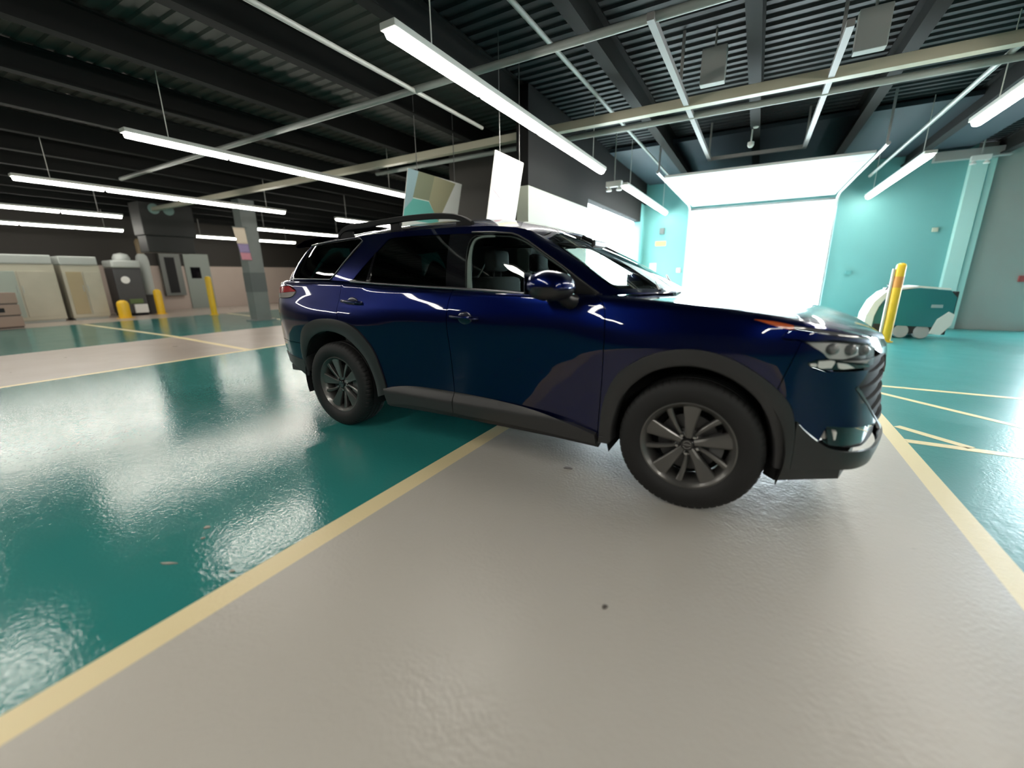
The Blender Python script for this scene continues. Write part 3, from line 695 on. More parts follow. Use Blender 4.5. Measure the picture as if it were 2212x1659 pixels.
# hood
xs = np.concatenate([np.linspace(2.40, 3.2, 24), np.linspace(3.22, 3.70, 26), np.linspace(3.71, float(_ht[-1, 0])-.001, 24)])
ws = np.linspace(-.994, .994, 61)
Gx, Gw = np.meshgrid(xs, ws, indexing='ij')
Hg = hood(Gx, Gw)
hd = MB().grid(Hg).build('hood', PAINT, car, smooth=180)
cwl = MB().box(2.36, 2.62, -.80, .80, 1.08, 1.135).build('cowl', BLACKP, car)

# greenhouse: painted frame with openings, glass, pillars
qw = seg([(2.93, .035), (3.984, .02)], [(3.984, .02), (4.47, .875), (4.33, .965)], [(4.33, .965), (3.4, .955), (2.55, .945)], [(2.55, .945), (2.93, .035)])
rw = seg([(4.44, .022), (5.297, .018), (6.195, .018)], [(6.195, .018), (6.13, .79), (6.08, .84), (5.98, .868)], [(5.98, .868), (5.5, .880), (5.02, .885), (4.95, .86)], [(4.95, .86), (4.44, .022)])
fw = seg([(6.20, .018), (7.185, .014), (8.30, .02)], [(8.30, .02), (8.17, .22), (8.03, .42), (7.86, .61), (7.66, .775), (7.45, .85), (7.267, .878), (6.755, .882), (6.32, .862), (6.20, .80), (6.155, .694)], [(6.155, .694), (6.20, .018)])
ap = seg([(9.02, .06), (8.96, .14), (8.97, .40), (9.02, .65), (9.03, .90), (9.06, .955)], [(9.06, .955), (10., .965), (11.0, .965)], [(11.0, .965), (11.0, .05)], [(11.0, .05), (10, .05), (9.02, .06)])
rg = seg([(0, .07), (1.9, .07)], [(1.9, .07), (1.85, .9)], [(1.85, .9), (0, .92)])
GK = dict(sc=(.55, .42), step=.02, grid=.03, hstep=(.01, .004))
sw = seg([(4.44, .022), (5.297, .018), (7.185, .014), (8.30, .02)], [(8.30, .02), (8.17, .22), (8.03, .42), (7.86, .61), (7.66, .775), (7.45, .85), (7.267, .878), (6.755, .882), (6.0, .885), (5.02, .885), (4.95, .86)], [(4.95, .86), (4.44, .022)])
panel('cabin_frame', gh, seg([(0, 0), (11, 0)], [(11, 0), (11, .05)], [(11, .05), (10, .05), (9.02, .06)], [(9.02, .06), (8.96, .14), (8.97, .40), (9.02, .65), (9.03, .90), (9.06, .955)], [(9.06, .955), (10., .965), (11.0, .965)], [(11, .965), (11, 1)], [(11, 1), (0, 1)], [(0, 1), (0, .92)], [(0, .92), (1.85, .9)], [(1.85, .9), (1.9, .07)], [(1.9, .07), (0, .07)]), PAINT, car, holes=[qw, sw], mirror=True, depth=.012, **GK)
CAB = mat('pale_cabin_trim', (.30, .31, .30), .8)
panel('pillar_lining', gh, seg([(2.2, 0.01), (8.9, .01)], [(8.9, .01), (8.9, .97)], [(8.9, .97), (2.2, .97)]), CAB, car, holes=[np.array(qw), np.array(sw)], mirror=True, off=-.03, depth=.012, sc=(.55, .42), step=.03, grid=.05, hstep=(.01, .004))
panel('inner_pillar_strip', gh, seg([(6.12, .02), (6.285, .02)], [(6.285, .02), (6.235, .68), (6.28, .785), (6.40, .832), (6.755, .850)], [(6.755, .850), (6.755, .870), (6.34, .852), (6.23, .80), (6.18, .69)], [(6.18, .69), (6.12, .02)]), mat('pale_pillar_trim', (.55, .57, .55), .7), car, mirror=True, off=-.018, depth=.01, **GK)  # pale strip added for the window seal and inner pillar edge
wq = panel('quarter_window', gh, qw, PRIV, car, mirror=True, off=-.003, depth=0, **GK)
wr = panel('rear_door_window', gh, [q for q in seg([(4.45, .024), (5.297, .02), (5.90, .02)], [(5.90, .02), (5.81, .876)], [(5.81, .876), (5.5, .878), (5.02, .883), (4.955, .858)], [(4.955, .858), (4.45, .024)])], PRIV, car, mirror=True, off=-.004, depth=0, **GK)
wfz = panel('front_door_window', gh, seg([(6.205, .02), (7.185, .016), (7.76, .018)], [(7.76, .018), (7.90, .14), (8.05, .385)], [(8.05, .385), (7.86, .605), (7.66, .77), (7.45, .845), (7.267, .874), (6.755, .878), (6.32, .858), (6.21, .80), (6.165, .694)], [(6.165, .694), (6.205, .02)]), GLASS, car, mirror=True, off=-.004, depth=0, **GK)
panel('door_pillar', gh, seg([(5.905, .018), (6.20, .018)], [(6.20, .018), (6.16, .694), (6.20, .80), (6.32, .863)], [(6.32, .863), (6.0, .884), (5.815, .88)], [(5.815, .88), (5.905, .018)]), GLOSSB, car, mirror=True, off=.001, depth=.02, **GK)
panel('mirror_sail', gh, seg([(7.77, .018), (8.29, .022)], [(8.29, .022), (8.17, .22), (8.055, .385)], [(8.055, .385), (7.905, .14), (7.77, .018)]), BLACKP, car, mirror=True, off=.002, depth=.02, **GK)
panel('window_divider', gh, seg([(4.72, .02), (4.78, .02)], [(4.815, .62), (4.785, .585)]), GLOSSB, car, mirror=True, off=.002, depth=.01, **GK)
panel('windscreen', gh, ap, WSGLASS, car, mirror=True, off=-.003, depth=0, **GK)
for o in panel('windscreen_border', gh, seg([(9.02, .06), (8.96, .14), (8.97, .40), (9.02, .65), (9.03, .90), (9.06, .955)], [(9.06, .955), (10., .965), (11.0, .965)], [(11.0, .965), (11.0, .86)], [(11.0, .86), (10, .86), (9.26, .86)], [(9.26, .86), (9.18, .65), (9.12, .40), (9.10, .16), (9.2, .115)], [(9.2, .115), (10, .12), (11, .12)], [(11, .12), (11, .05)], [(11, .05), (10, .05), (9.02, .06)]), GLOSSB, car, mirror=True, off=-.006, depth=0, **GK): pass
panel('rear_glass', gh, rg, PRIV, car, mirror=True, off=-.004, depth=0, **GK)
# bright trims following the window edges
def strip(name, ms, ts, r, m_, off=.004):
    ms, ts = np.array(ms, float), np.array(ts, float); P = gh(ms, ts); N = fnormal(gh, ms, ts, .01, .004); N[N[:, 1] > 0] *= -1
    Q = P+N*off
    for s in (1, -1): MB().tube([tuple(q) for q in Q*[1, s, 1]], r, 8).build(name, m_, car, smooth=60)
strip('belt_trim', np.linspace(4.42, 8.33, 60), np.interp(np.linspace(4.42, 8.33, 60), [4.42, 8.33], [.004, .004]), .011, SATIN, .002)
strip('quarter_window_trim', *np.array([(2.95, .03), (3.4, .022), (3.984, .015), (4.1, .19), (4.22, .42), (4.35, .66), (4.47, .88), (4.40, .95), (4.33, .975), (3.8, .972), (3.2, .967), (2.57, .957)]).T, .005, SATIN, .004)
strip('pillar_trim', *np.array([(8.30, .03), (8.17, .228), (8.03, .43), (7.86, .622), (7.66, .787), (7.45, .862), (7.267, .889), (6.755, .893), (6.2, .895)]).T, .006, BLACKP, .004)

# roof skin, side rails, rear spoiler
mm_, ww_ = np.meshgrid(np.linspace(2, 9, 90), np.linspace(-1, 1, 41), indexing='ij')
MB().grid(roof(mm_, ww_)).build('roof', PAINT, car, smooth=180)
m2_, w2_ = np.meshgrid(np.linspace(2.2, 8.8, 40), np.linspace(-.97, .97, 21), indexing='ij')
MB().grid(roof(m2_, w2_)-[0, 0, .035]).build('headliner', CAB, car, smooth=180)
rp = np.array([(-.12, 1.66), (-.07, 1.715), (.02, 1.742), (.25, 1.752), (.70, 1.768), (1.0, 1.764), (1.16, 1.748), (1.25, 1.722), (1.32, 1.685)])
rc = catmull(rp, 8)
for s in (-1, 1):
    sec = []
    for i, (x, z) in enumerate(rc):
        y0 = .672+.012*math.sin((x+.1)/1.4*math.pi); hw = .021; h = .040 if 0 < i < len(rc)-1 else .01
        sec.append([(x, s*(y0-hw), z-h), (x, s*(y0-hw), z-.006), (x, s*(y0-hw*.5), z), (x, s*(y0+hw*.5), z), (x, s*(y0+hw), z-.006), (x, s*(y0+hw), z-h), (x, s*(y0-hw), z-h)])
    b_ = MB().grid(np.array(sec))
    for x0, x1, zl in ((-.12, .06, 1.60), (1.18, 1.32, 1.60), (.52, .62, 1.62)):
        b_.box(x0, x1, s*.672-.014, s*.672+.014, zl, 1.735 if .1 < x0 < 1 else 1.69, .004)
    b_.build('roof_rail', mat('matt_black', (.01, .01, .011), .7, spec=.25), car, smooth=40)
sp = np.array([[(x, w_*.62*(1-.04*(x < -.8)), z-.02*w_*w_) for w_ in np.linspace(-1, 1, 21)] for x, z in ((-.45, 1.697), (-.70, 1.672), (-.86, 1.640), (-.88, 1.625), (-.84, 1.612), (-.70, 1.612))])
MB().grid(sp).build('rear_spoiler', PAINT, car, smooth=60)
MB().tube([(-.15, 0, 1.735), (-.22, 0, 1.77), (-.32, 0, 1.775)], [.03, .018, .008], 10).build('roof_aerial', GLOSSB, car, smooth=60)

# door handles in shallow cups
for s in (1, -1):
    for (x, z, dpart) in ((1.43, 1.035, fd), (.30, 1.115, rd)):
        L = float(LX(x)); P0 = low(L, z)
        y = float(P0[1])
        par = dpart[0] if s == 1 else dpart[1]
        hnd = MB().tube([(x-.105, s*(y+.012), z+.004), (x-.095, s*(y-.022), z+.005), (x-.03, s*(y-.032), z+.004), (x+.05, s*(y-.032), z), (x+.105, s*(y-.024), z-.004), (x+.118, s*(y+.012), z-.005)], [.010, .012, .0125, .0125, .012, .010], 10).build('door_handle', PAINT, par, smooth=60)
        bm = bmesh.new(); bmesh.ops.create_uvsphere(bm, u_segments=24, v_segments=12, radius=1)
        for q in bm.verts: q.co = Vector((x+.01+q.co.x*.062, s*(y+.001)+q.co.y*.008, z-.006+q.co.z*.045))
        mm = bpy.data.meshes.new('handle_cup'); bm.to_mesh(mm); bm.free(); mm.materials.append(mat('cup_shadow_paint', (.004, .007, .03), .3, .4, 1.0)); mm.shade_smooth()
        add(bpy.data.objects.new('handle_cup', mm), par)

# door mirrors
for s in (1, -1):
    bm = bmesh.new(); bmesh.ops.create_cube(bm, size=2)
    bmesh.ops.subdivide_edges(bm, edges=list(bm.edges), cuts=9, use_grid_fill=True)
    for q in bm.verts:
        n = q.co.normalized(); k = (abs(n.x)**3.+abs(n.y)**3.+abs(n.z)**2.6)**(-1/2.9); t = n*k
        zz = .098*t.z if t.z > 0 else .030*t.z
        zz *= 1-.22*max(t.x, 0)-.10*max(-t.x, 0)
        q.co = Vector((2.125+.13*t.x-.012*t.z, s*-1.075+.125*t.y, 1.236+zz+.006*t.x))
    me = bpy.data.meshes.new('door_mirror'); bm.to_mesh(me); bm.free(); me.materials.append(PAINT); me.shade_smooth()
    mo = add(bpy.data.objects.new('door_mirror', me), car)
    MB().box(2.005, 2.01, s*-1.18 if s > 0 else 1.0, s*-1.0 if s > 0 else 1.18, 1.20, 1.32, .002).build('mirror_glass', mat('mirror_silver', (.7, .72, .73), .03, 1.0), mo)
    lo_ = MB()
    lo_.lathe([(.05, -.012), (.105, .004), (.127, .030), (.130, .062), (.124, .066)], 28, (0, 0, 0))
    o = lo_.build('mirror_base', BLACKP, mo, smooth=50); o.location = (2.125, s*-1.075, 1.178); o.scale = (1, 1.08, 1)
    MB().tube([(2.17, s*-1.05, 1.20), (2.185, s*-.99, 1.165), (2.20, s*-.93, 1.15)], [.035, .042, .05], 12).build('mirror_arm', BLACKP, mo, smooth=60)

# wipers
for yy in (-.45, .12):
    MB().tube([(2.60, yy, 1.205), (2.50, yy+.28, 1.268), (2.44, yy+.55, 1.295)], .008, 8).build('wiper', BLACKP, car, smooth=60)

# cabin interior
SEAT = mat('charcoal_fabric', (.07, .07, .072), .85, bump=(300, .2, .001))
INT = mat('cabin_plastic', (.06, .062, .064), .6)
def seat(x, y, wd, name):
    b_ = MB(); b_.box(x-.26, x+.26, y-wd, y+wd, .62, .80, .05)
    b_.box(x-.36, x-.20, y-wd, y+wd, .76, 1.30, .05); 
    o = b_.build(name, SEAT, car, smooth=60)
    for dy in ((0,) if wd < .4 else (-.4, .4)):
        MB().box(x-.34, x-.24, y+dy-.12, y+dy+.12, 1.34, 1.50, .035).tube([(x-.29, y+dy-.05, 1.28), (x-.29, y+dy-.05, 1.37)], .007, 8).tube([(x-.29, y+dy+.05, 1.28), (x-.29, y+dy+.05, 1.37)], .007, 8).build('headrest', SEAT, o, smooth=60)
seat(1.62, -.37, .25, 'front_seat'); seat(1.62, .37, .25, 'front_seat'); seat(.72, 0, .62, 'rear_seat'); seat(-.1, 0, .60, 'rear_seat')
MB().box(2.08, 2.55, -.76, .76, .70, 1.12, .06).box(2.05, 2.30, .17, .57, 1.08, 1.16, .03).build('dashboard', INT, car, smooth=60)
MB().box(1.95, 2.02, -.14, .14, 1.10, 1.26, .012).build('centre_screen', GLOSSB, car)
stw = [(1.90+.0+.06*math.sin(a)*1.0, .37+.185*math.cos(a), 1.06+.17*math.sin(a)) for a in np.linspace(0, 2*math.pi, 33)]
MB().tube(stw, .016, 10, cap=False).tube([(1.93, .37-.18, 1.06), (1.94, .37+.18, 1.06)], .014, 8).tube([(1.93, .37, 1.06), (2.15, .37, 1.0)], .04, 10).build('steering_wheel', INT, car, smooth=60)
MB().box(1.52, 2.05, -.13, .13, .45, .92, .04).box(-.9, 2.3, -.80, .80, .40, .46).build('cabin_floor', INT, car)
MB().box(2.02, 2.05, -.13, .13, 1.50, 1.56, .012).tube([(2.0, 0, 1.55), (1.9, 0, 1.60)], .012, 8).build('rear_view_mirror', BLACKP, car)
for s in (1, -1):
    MB().box(.0, 2.35, s*.80-.03, s*.80+.03, .45, 1.17, .02).build('door_lining', INT, car)

# wheels
TYRE = mat('tyre_rubber', (.008, .008, .0085), .65, bump=(250, .15, .0008))
RIM = mat('gunmetal_alloy', (.135, .132, .126), .34, .7, .5, .12)
RIMD = mat('dark_alloy', (.02, .02, .021), .4, .6)
NUT = mat('bright_steel', (.5, .5, .5), .25, 1.0)
def tyre_mesh():
    prof = [(.236, -.096), (.2505, -.104), (.266, -.118), (.295, -.1275), (.325, -.126), (.348, -.120), (.364, -.112), (.3735, -.100), (.3785, -.085), (.379, -.062)]
    for c in (-.045, 0., .045): prof += [(.3797, c-.009), (.3725, c-.006), (.3725, c+.006), (.3797, c+.009)]
    prof += [(.379, .062), (.3785, .085), (.3735, .100), (.364, .112), (.348, .120), (.325, .126), (.295, .1275), (.243, .108), (.228, .098)]
    n = 360; vs = []; fs = []
    for j, (r, h) in enumerate(prof):
        for k in range(n):
            rr_ = r
            if (k % 6) == 0 and (.360 < r < .3795) and abs(h) > .06: rr_ = r-.006
            t = 2*math.pi*k/n; vs.append((rr_*math.cos(t), h, rr_*math.sin(t)))
    m = len(prof)
    for i in range(m-1):
        for k in range(n): fs.append((i*n+k, i*n+(k+1) % n, (i+1)*n+(k+1) % n, (i+1)*n+k))
    b_ = MB(); b_._add(vs, fs); return b_
def spoke(r0, r1, w0, w1, y0, y1, ang, skew, depth=.028, facet=0.):
    """tapered bar from hub to rim with a chamfered face; local wheel axes, outer face towards -y"""
    b_ = MB(); secs = []
    n = 6
    for i in range(n):
        t = i/(n-1); r = r0+(r1-r0)*t; w_ = w0+(w1-w0)*(t**1.15); y = y0+(y1-y0)*(t**.8)-.010*math.sin(math.pi*t)*0
        a = ang+skew*(1-t)
        d = np.array([math.cos(a), 0, math.sin(a)]); q = np.array([-math.sin(a), 0, math.cos(a)])
        c = d*r+np.array([0, y, 0]); dn = np.array([0, 1, 0])
        ch = min(.007, w_*.35)
        secs.append([c-q*w_+dn*(depth), c-q*w_+dn*ch*1.1, c-q*(w_-ch)+dn*facet*.3, c+q*(w_*.35)+dn*0, c+q*(w_-ch*.6)+dn*facet, c+q*w_+dn*(facet+ch), c+q*w_+dn*depth, c-q*w_+dn*depth])
    b_.grid(np.array(secs))
    for s_ in (secs[0], secs[-1]): b_._add(s_[:-1], [tuple(range(7))])
    return b_
def text_mesh(body, size, ext):
    cu = bpy.data.curves.new('lettering', 'FONT'); cu.body = body; cu.size = size; cu.extrude = ext; cu.align_x = 'CENTER'; cu.align_y = 'CENTER'
    to = bpy.data.objects.new('lettering', cu); COL.objects.link(to); dg = bpy.context.evaluated_depsgraph_get()
    me = bpy.data.meshes.new_from_object(to.evaluated_get(dg)); bpy.data.objects.remove(to, do_unlink=True); bpy.data.curves.remove(cu); return me
_wm = {}
def wheel(x, side, phase, name='wheel'):
    """side -1: camera side"""
    c = (x, side*.845, .381)
    first = 'barrel' not in _wm
    def put(nm, key, maker, m_, parent, **k):
        if key not in _wm:
            o = maker().build(nm, m_, parent, **k); _wm[key] = o.data
        else: o = add(bpy.data.objects.new(nm, _wm[key]), parent)
        return o
    rim = put('wheel', 'barrel', lambda: MB().lathe([(.244, -.106), (.2515, -.105), (.2525, -.098), (.246, -.094), (.234, -.090), (.224, -.06), (.215, .0), (.22, .09), (.236, .104), (.238, .098), (.21, .05), (.205, -.01), (.212, -.06), (.225, -.088), (.236, -.097)], 96, axis='y', close=True), RIM, car, smooth=50)
    rim.location = c
    if side > 0: rim.rotation_euler = (0, 0, math.pi)
    put('tyre', 'tyre', tyre_mesh, TYRE, rim, smooth=50)
    for k in range(5):
        a = phase+k*2*math.pi/5
        o = put('spoke', 'wide', lambda: spoke(.035, .235, .018, .051, -.070, -.092, 0, 0, .03, .006), RIM, rim, smooth=25); o.rotation_euler = (0, -a, 0)
        o = put('spoke', 'slim', lambda: spoke(.062, .235, .010, .0185, -.062, -.088, 0, .16, .03, .004), RIM, rim, smooth=25); o.rotation_euler = (0, -(a+math.radians(31)), 0)
        o = put('lug_nut', 'nut', lambda: MB().lathe([(.0118, .02), (.0118, -.010), (.009, -.017), (.004, -.018)], 6, axis='y').lathe([(.016, .02), (.016, .0), (.012, -.001), (.012, .018)], 16, axis='y'), NUT, rim)
        b2 = a+math.radians(37); o.location = (.057*math.cos(b2), -.058, .057*math.sin(b2))
    put('hub', 'hub', lambda: MB().lathe([(.078, .02), (.078, -.045), (.070, -.052), (.040, -.060), (.036, -.072), (.0, -.072)], 40, axis='y'), RIMD, rim, smooth=35)
    cap = put('centre_cap', 'cap', lambda: MB().lathe([(.033, -.066), (.033, -.076), (.030, -.079), (.0, -.0795)], 32, axis='y'), GLOSSB, rim, smooth=40)
    def emb():
        b_ = MB()
        for a0, a1 in ((25, 155), (205, 335)):
            b_.tube([(.0215*math.cos(math.radians(t)), -.0805, .0215*math.sin(math.radians(t))) for t in np.linspace(a0, a1, 16)], .0022, 6)
        return b_
    put('emblem_arcs', 'emb', emb, CHROME, rim)
    if 'let' not in _wm:
        me = text_mesh('NISSAN', .0125, .0008); me.materials.clear(); me.materials.append(CHROME); _wm['let'] = me
    o = add(bpy.data.objects.new('emblem_lettering', _wm['let']), rim); o.location = (0, -.0805, 0); o.rotation_euler = (math.pi/2, 0, 0)
    put('brake_disc', 'disc', lambda: MB().lathe([(.165, .0), (.165, -.024), (.09, -.024), (.085, -.04), (.0, -.04)], 48, axis='y'), mat('cast_iron', (.09, .09, .092), .45, .8), rim, smooth=35)
    put('brake_calliper', 'cal', lambda: MB().prism([(r*math.cos(t), r*math.sin(t)) for r, ts in ((.185, np.linspace(-.5, .5, 8)), (.115, np.linspace(.5, -.5, 8))) for t in ts], -.045, .03, 'y'), mat('calliper_grey', (.10, .10, .10), .5), rim)
    put('rim_back', 'back', lambda: MB().lathe([(.205, .03), (.205, .034), (.0, .034)], 40, axis='y'), UNDER, rim)
wheel(2.9, -1, math.radians(88)); wheel(0, -1, math.radians(100)); wheel(2.9, 1, .3); wheel(0, 1, .9)

# ================================================================== THINGS IN THE HALL
YEL = mat('yellow_paint', (.80, .50, .02), .4, noise=(6, .08, 3))
WHT = mat('white_plastic', (.8, .8, .78), .4)
def bollard(x, y, h, r, label):
    e = empty('bollard', (x, y, 0), label, 'bollard', 'yellow bollards')
    MB().lathe([(r, 0), (r, h-r*.7), (r*.8, h-r*.25), (r*.35, h)], 24).build('post', YEL, e, smooth=50)
    MB().lathe([(r*1.5, 0), (r*1.5, .012), (r, .02)], 24).build('base_plate', YEL, e, smooth=40)
    return e
b1 = bollard(5.43, 7.19, 1.46, .075, 'tall yellow bollard with a pale sleeve on its left by the car nose')
MB().box(-.115, -.078, -.03, .03, .05, 1.36, .01).build('sleeve', mat('pale_sleeve', (.72, .66, .52), .5), b1)
MB().lathe([(.0762, 1.02), (.0762, 1.22)], 24).build('band', mat('orange_band', (.72, .30, .06), .5), b1, smooth=50)
bollard(-14.59, 4.83, 1.42, .10, 'tall yellow bollard in front of the grey door on the far wall')
bollard(-17.2, 4.15, .95, .13, 'yellow bollard at the right side of the dark kiosk')
bollard(-16.3, 2.75, .62, .17, 'short stout yellow bollard at the left side of the dark kiosk')
bollard(.35, 9.2, 1.45, .09, 'yellow bollard seen through the car windscreen')

# floor scrubber
sc = empty('floor_scrubber', (5.83, 8.25, 0), 'teal and white ride-on floor scrubber parked against the teal wall', 'floor scrubber')
sc.scale = (.88, 1, 1)
TM = mat('scrubber_teal', (.012, .15, .165), .35, coat=.4); BK = mat('scrubber_black', (.015, .015, .016), .5)
def rbox(name, x0, x1, y0, y1, z0, z1, bev, m, par):
    o = MB().box(x0, x1, y0, y1, z0, z1).build(name, m, par)
    md = o.modifiers.new('bevel', 'BEVEL'); md.width = bev; md.segments = 4; md.limit_method = 'NONE'; o.data.shade_smooth(); o.data.set_sharp_from_angle(angle=math.radians(50)); return o
MB().prism([(-.34, .26), (.66, .24), (.74, .45), (.74, .82), (.62, .95), (.1, .99), (-.30, .93), (-.36, .6)], -.38, .38, 'y').build('tank', TM, sc)
MB().box(-.55, .70, -.36, .36, .10, .27, .02).build('chassis', BK, sc)
MB().prism([(-.34, .94), (.1, 1.0), (.62, .96), (.62, .99), (.1, 1.035), (-.36, .975)], -.36, .36, 'y').build('lid', WHT, sc)
hood_pts = [(-.74, .12), (-.72, .45), (-.62, .72), (-.46, .90), (-.30, .975), (-.30, .87), (-.42, .80), (-.52, .62), (-.57, .42), (-.58, .12)]
MB().prism(hood_pts, -.34, .34, 'y').build('front_shell', WHT, sc)
MB().prism([(-.57, .15), (-.56, .42), (-.50, .62), (-.38, .74), (-.38, .15)], -.30, .30, 'y').build('leg_shield', TM, sc)
MB().box(.715, .765, -.36, .36, .40, .93, .015).build('rear_bumper', BK, sc)
MB().prism([(.42, .12), (.50, .40), (.66, .55), (.76, .50), (.74, .30), (.60, .10)], -.42, -.385, 'y').build('side_guard', WHT, sc)
MB().box(.36, .55, -.386, -.380, .62, .68).build('maker_plate', mat('plate_grey', (.3, .38, .4), .4), sc)
for x in (-.05, .30):
    for s in (-1, 1):
        o = MB().lathe([(.05, -.06), (.13, -.06), (.145, -.03), (.145, .03), (.13, .06), (.05, .06)], 28, axis='y').build('wheel', mat('grey_rubber_wheel', (.38, .38, .39), .6), sc, smooth=40); o.location = (x, s*.31, .145)
MB().lathe([(.10, -.05), (.12, -.03), (.12, .03), (.10, .05)], 24, axis='y').build('wheel', mat('grey_rubber_wheel'), sc, smooth=40).location = (-.58, 0, .12)
MB().tube([(-.45, 0, .85), (-.30, 0, 1.05)], .02, 8).tube([(-.30+.05*math.cos(a), .16*math.sin(a), 1.06+.05*math.cos(a)*.6) for a in np.linspace(0, 2*math.pi, 25)], .012, 8, cap=False).build('steering_wheel', BK, sc, smooth=50)

# hanging banners
def banner(name, label, y0, y1, zt, zb, x, tilt, prints):
    e = empty(name, (x, (y0+y1)/2, zt), label, 'banner'); e.rotation_euler = (0, tilt, 0)
    h = zt-zb; hw = (y1-y0)/2
    MB().box(-.015, 0, -hw, hw, -h, 0, .003).build('board', mat('banner_white', (.88, .88, .86), .45), e)
    for k, (nm, poly, col) in enumerate(prints):
        MB().prism([(-hw+a*2*hw, -b*h) for a, b in poly], .0005, .0015+.0004*k, 'x').build('print', mat('print_'+nm, col, .5), e)['label'] = nm.replace('_', ' ')+' printed field'
    for s in (-.7, .7): MB().tube([(-.008, s*hw, 0), (-.008-math.sin(tilt)*(3.968-zt), s*hw, math.cos(tilt)*(3.968-zt))], .006, 6).build('hanging_wire', mat('wire_grey', (.15, .15, .15), .5), e)
banner('hanging_banner', 'wide hanging banner printed with teal and olive fields, white at its right edge', 1.87, 3.22, 2.89, 1.72, -1.6, math.radians(14), [
    ('blue_grey', [(0, 0), (.17, 0), (.12, .38), (0, .55)], (.35, .50, .55)), ('olive', [(.17, 0), (.45, .0), (.40, .33), (.12, .33)], (.27, .29, .20)), ('khaki', [(.45, 0), (.86, .02), (.62, .58), (.40, .33)], (.40, .38, .25)), ('teal', [(.0, .50), (.13, .34), (.40, .34), (.66, .62), (.0, .62)], (.16, .52, .47))])
banner('hanging_banner', 'narrow white hanging banner with a pale yellow head and faint pink mark', 1.31, 2.0, 2.74, 1.75, .3, math.radians(11), [
    ('pale_yellow', [(.05, .02), (.98, .02), (.98, .22), (.05, .17)], (.78, .78, .45)), ('olive_grey', [(.5, .01), (1, .01), (1, .12)], (.45, .43, .36)), ('pink', [(.02, .30), (.2, .32), (.42, .48), (.40, .52), (.05, .42)], (.78, .45, .50))])

# grey column with a little flag
cl = empty('column', (-10.75, 4.42, 0), 'square grey steel column left of the car', 'column')
CG = mat('column_grey', (.16, .18, .175), .5, noise=(3, .15, 3))
MB().box(-.20, .20, -.23, .23, 0, 3.63, .01).build('shaft', CG, cl)
MB().box(-.30, .30, -.33, .33, 0, .03, .005).build('base_plate', CG, cl)
MB().box(-.205, .205, -.235, .235, .9, 1.5, .004).build('sleeve', mat('column_dark_grey', (.09, .105, .105), .5), cl)
fg = empty('flag', (-10.5, 4.06, 2.80), 'small white, violet and pink flag hanging on the grey column', 'flag')
for nm, z0, z1, c in (('cream', 0, -.46, (.72, .62, .50)), ('violet', -.46, -.72, (.30, .24, .42)), ('pink', -.72, -.93, (.55, .24, .30))):
    g_ = np.array([[(.02*math.sin(9*yy+4*zz), yy+.10*(-zz), zz) for yy in np.linspace(-.17, .15, 9)] for zz in np.linspace(z0, z1, 6)])
    o = MB().grid(g_).build('field', mat('flag_'+nm, c, .8), fg, smooth=180); md = o.modifiers.new('s', 'SOLIDIFY'); md.thickness = .006; o['label'] = nm+' field of the flag'
MB().tube([(0, -.2, .01), (0, .24, .01)], .012, 8).build('staff', CG, fg)

# black air handler with two round grilles
ah = empty('air_handler', (-13.6, 3.42, 3.0), 'large black air unit with two round pale grilles hanging under the ceiling', 'air unit')
AB = mat('black_sheet_metal', (.012, .013, .012), .5)
MB().box(-.35, .35, -.70, .72, -.35, .62, .02).build('casing', AB, ah)
MB().box(-.30, .30, -.66, .62, -.85, -.35, .02).build('plenum', AB, ah)
for yy in (-.33, .05): MB().lathe([(.13, .355), (.15, .352), (.15, .375), (.11, .38), (.0, .37)], 24, (0, yy, .43), axis='x').build('grille', mat('grille_teal_grey', (.17, .26, .24), .5), ah, smooth=40)
for yy in (-.5, .5): MB().tube([(0, yy, .62), (0, yy, .97)], .015, 8).build('hanger', AB, ah)

# things along the far wall
CRM = mat('cream_cabinet', (.47, .45, .36), .5, noise=(2, .12, 3)); PG = mat('pale_grey_sheet', (.40, .43, .41), .5)
def cabinet(x, y0, y1, h, label, door_m, dark=False):
    e = empty('cabinet', (x, (y0+y1)/2, 0), label, 'cabinet'); hw = (y1-y0)/2
    MB().box(-.45, .45, -hw, hw, .08, h-.28, .02).build('body', CRM, e)
    MB().box(-.46, .46, -hw-.01, hw-.02, h-.28, h, .03).build('top_hood', PG, e)
    MB().box(.45, .475, -hw+.08, -.02, .2, h-.5, .006).build('door', door_m, e); MB().box(.45, .475, .02, hw-.08, .2, h-.5, .006).build('door', CRM, e)
    for yy in (-.06, .06): MB().tube([(.49, yy, h*.45), (.49, yy, h*.55)], .012, 8).build('handle', PG, e)
    MB().box(-.40, .40, -hw+.05, hw-.05, 0, .08).build('plinth', PG, e)
cabinet(-17.2, -.35, 1.40, 2.12, 'large cream cabinet with a pale top at the far left edge', mat('sage_panel', (.36, .42, .37), .5))
cabinet(-17.2, 1.55, 2.50, 2.10, 'narrower cream cabinet beside the dark kiosk', mat('ochre_panel', (.40, .33, .20), .5))
cr = empty('crate', (-15.6, -.30, 0), 'brown crate on the floor before the cream cabinets', 'crate')
BRN = mat('brown_board', (.28, .20, .16), .7)
for zz in (.05, .38, .71): MB().box(-.4, .4, -.42, .42, zz, zz+.29, .01).build('board', BRN, cr)
MB().box(-.38, .38, -.40, .40, 0, .98).build('liner', mat('dark_board', (.09, .07, .06), .7), cr)
MB().box(.40, .41, -.12, .12, .46, .58).build('hand_hole', UNDER, cr)
ks = empty('kiosk', (-17.6, 3.40, 0), 'dark service kiosk with a white round emblem and pale rounded top', 'kiosk')
KD = mat('kiosk_dark', (.055, .055, .058), .5)
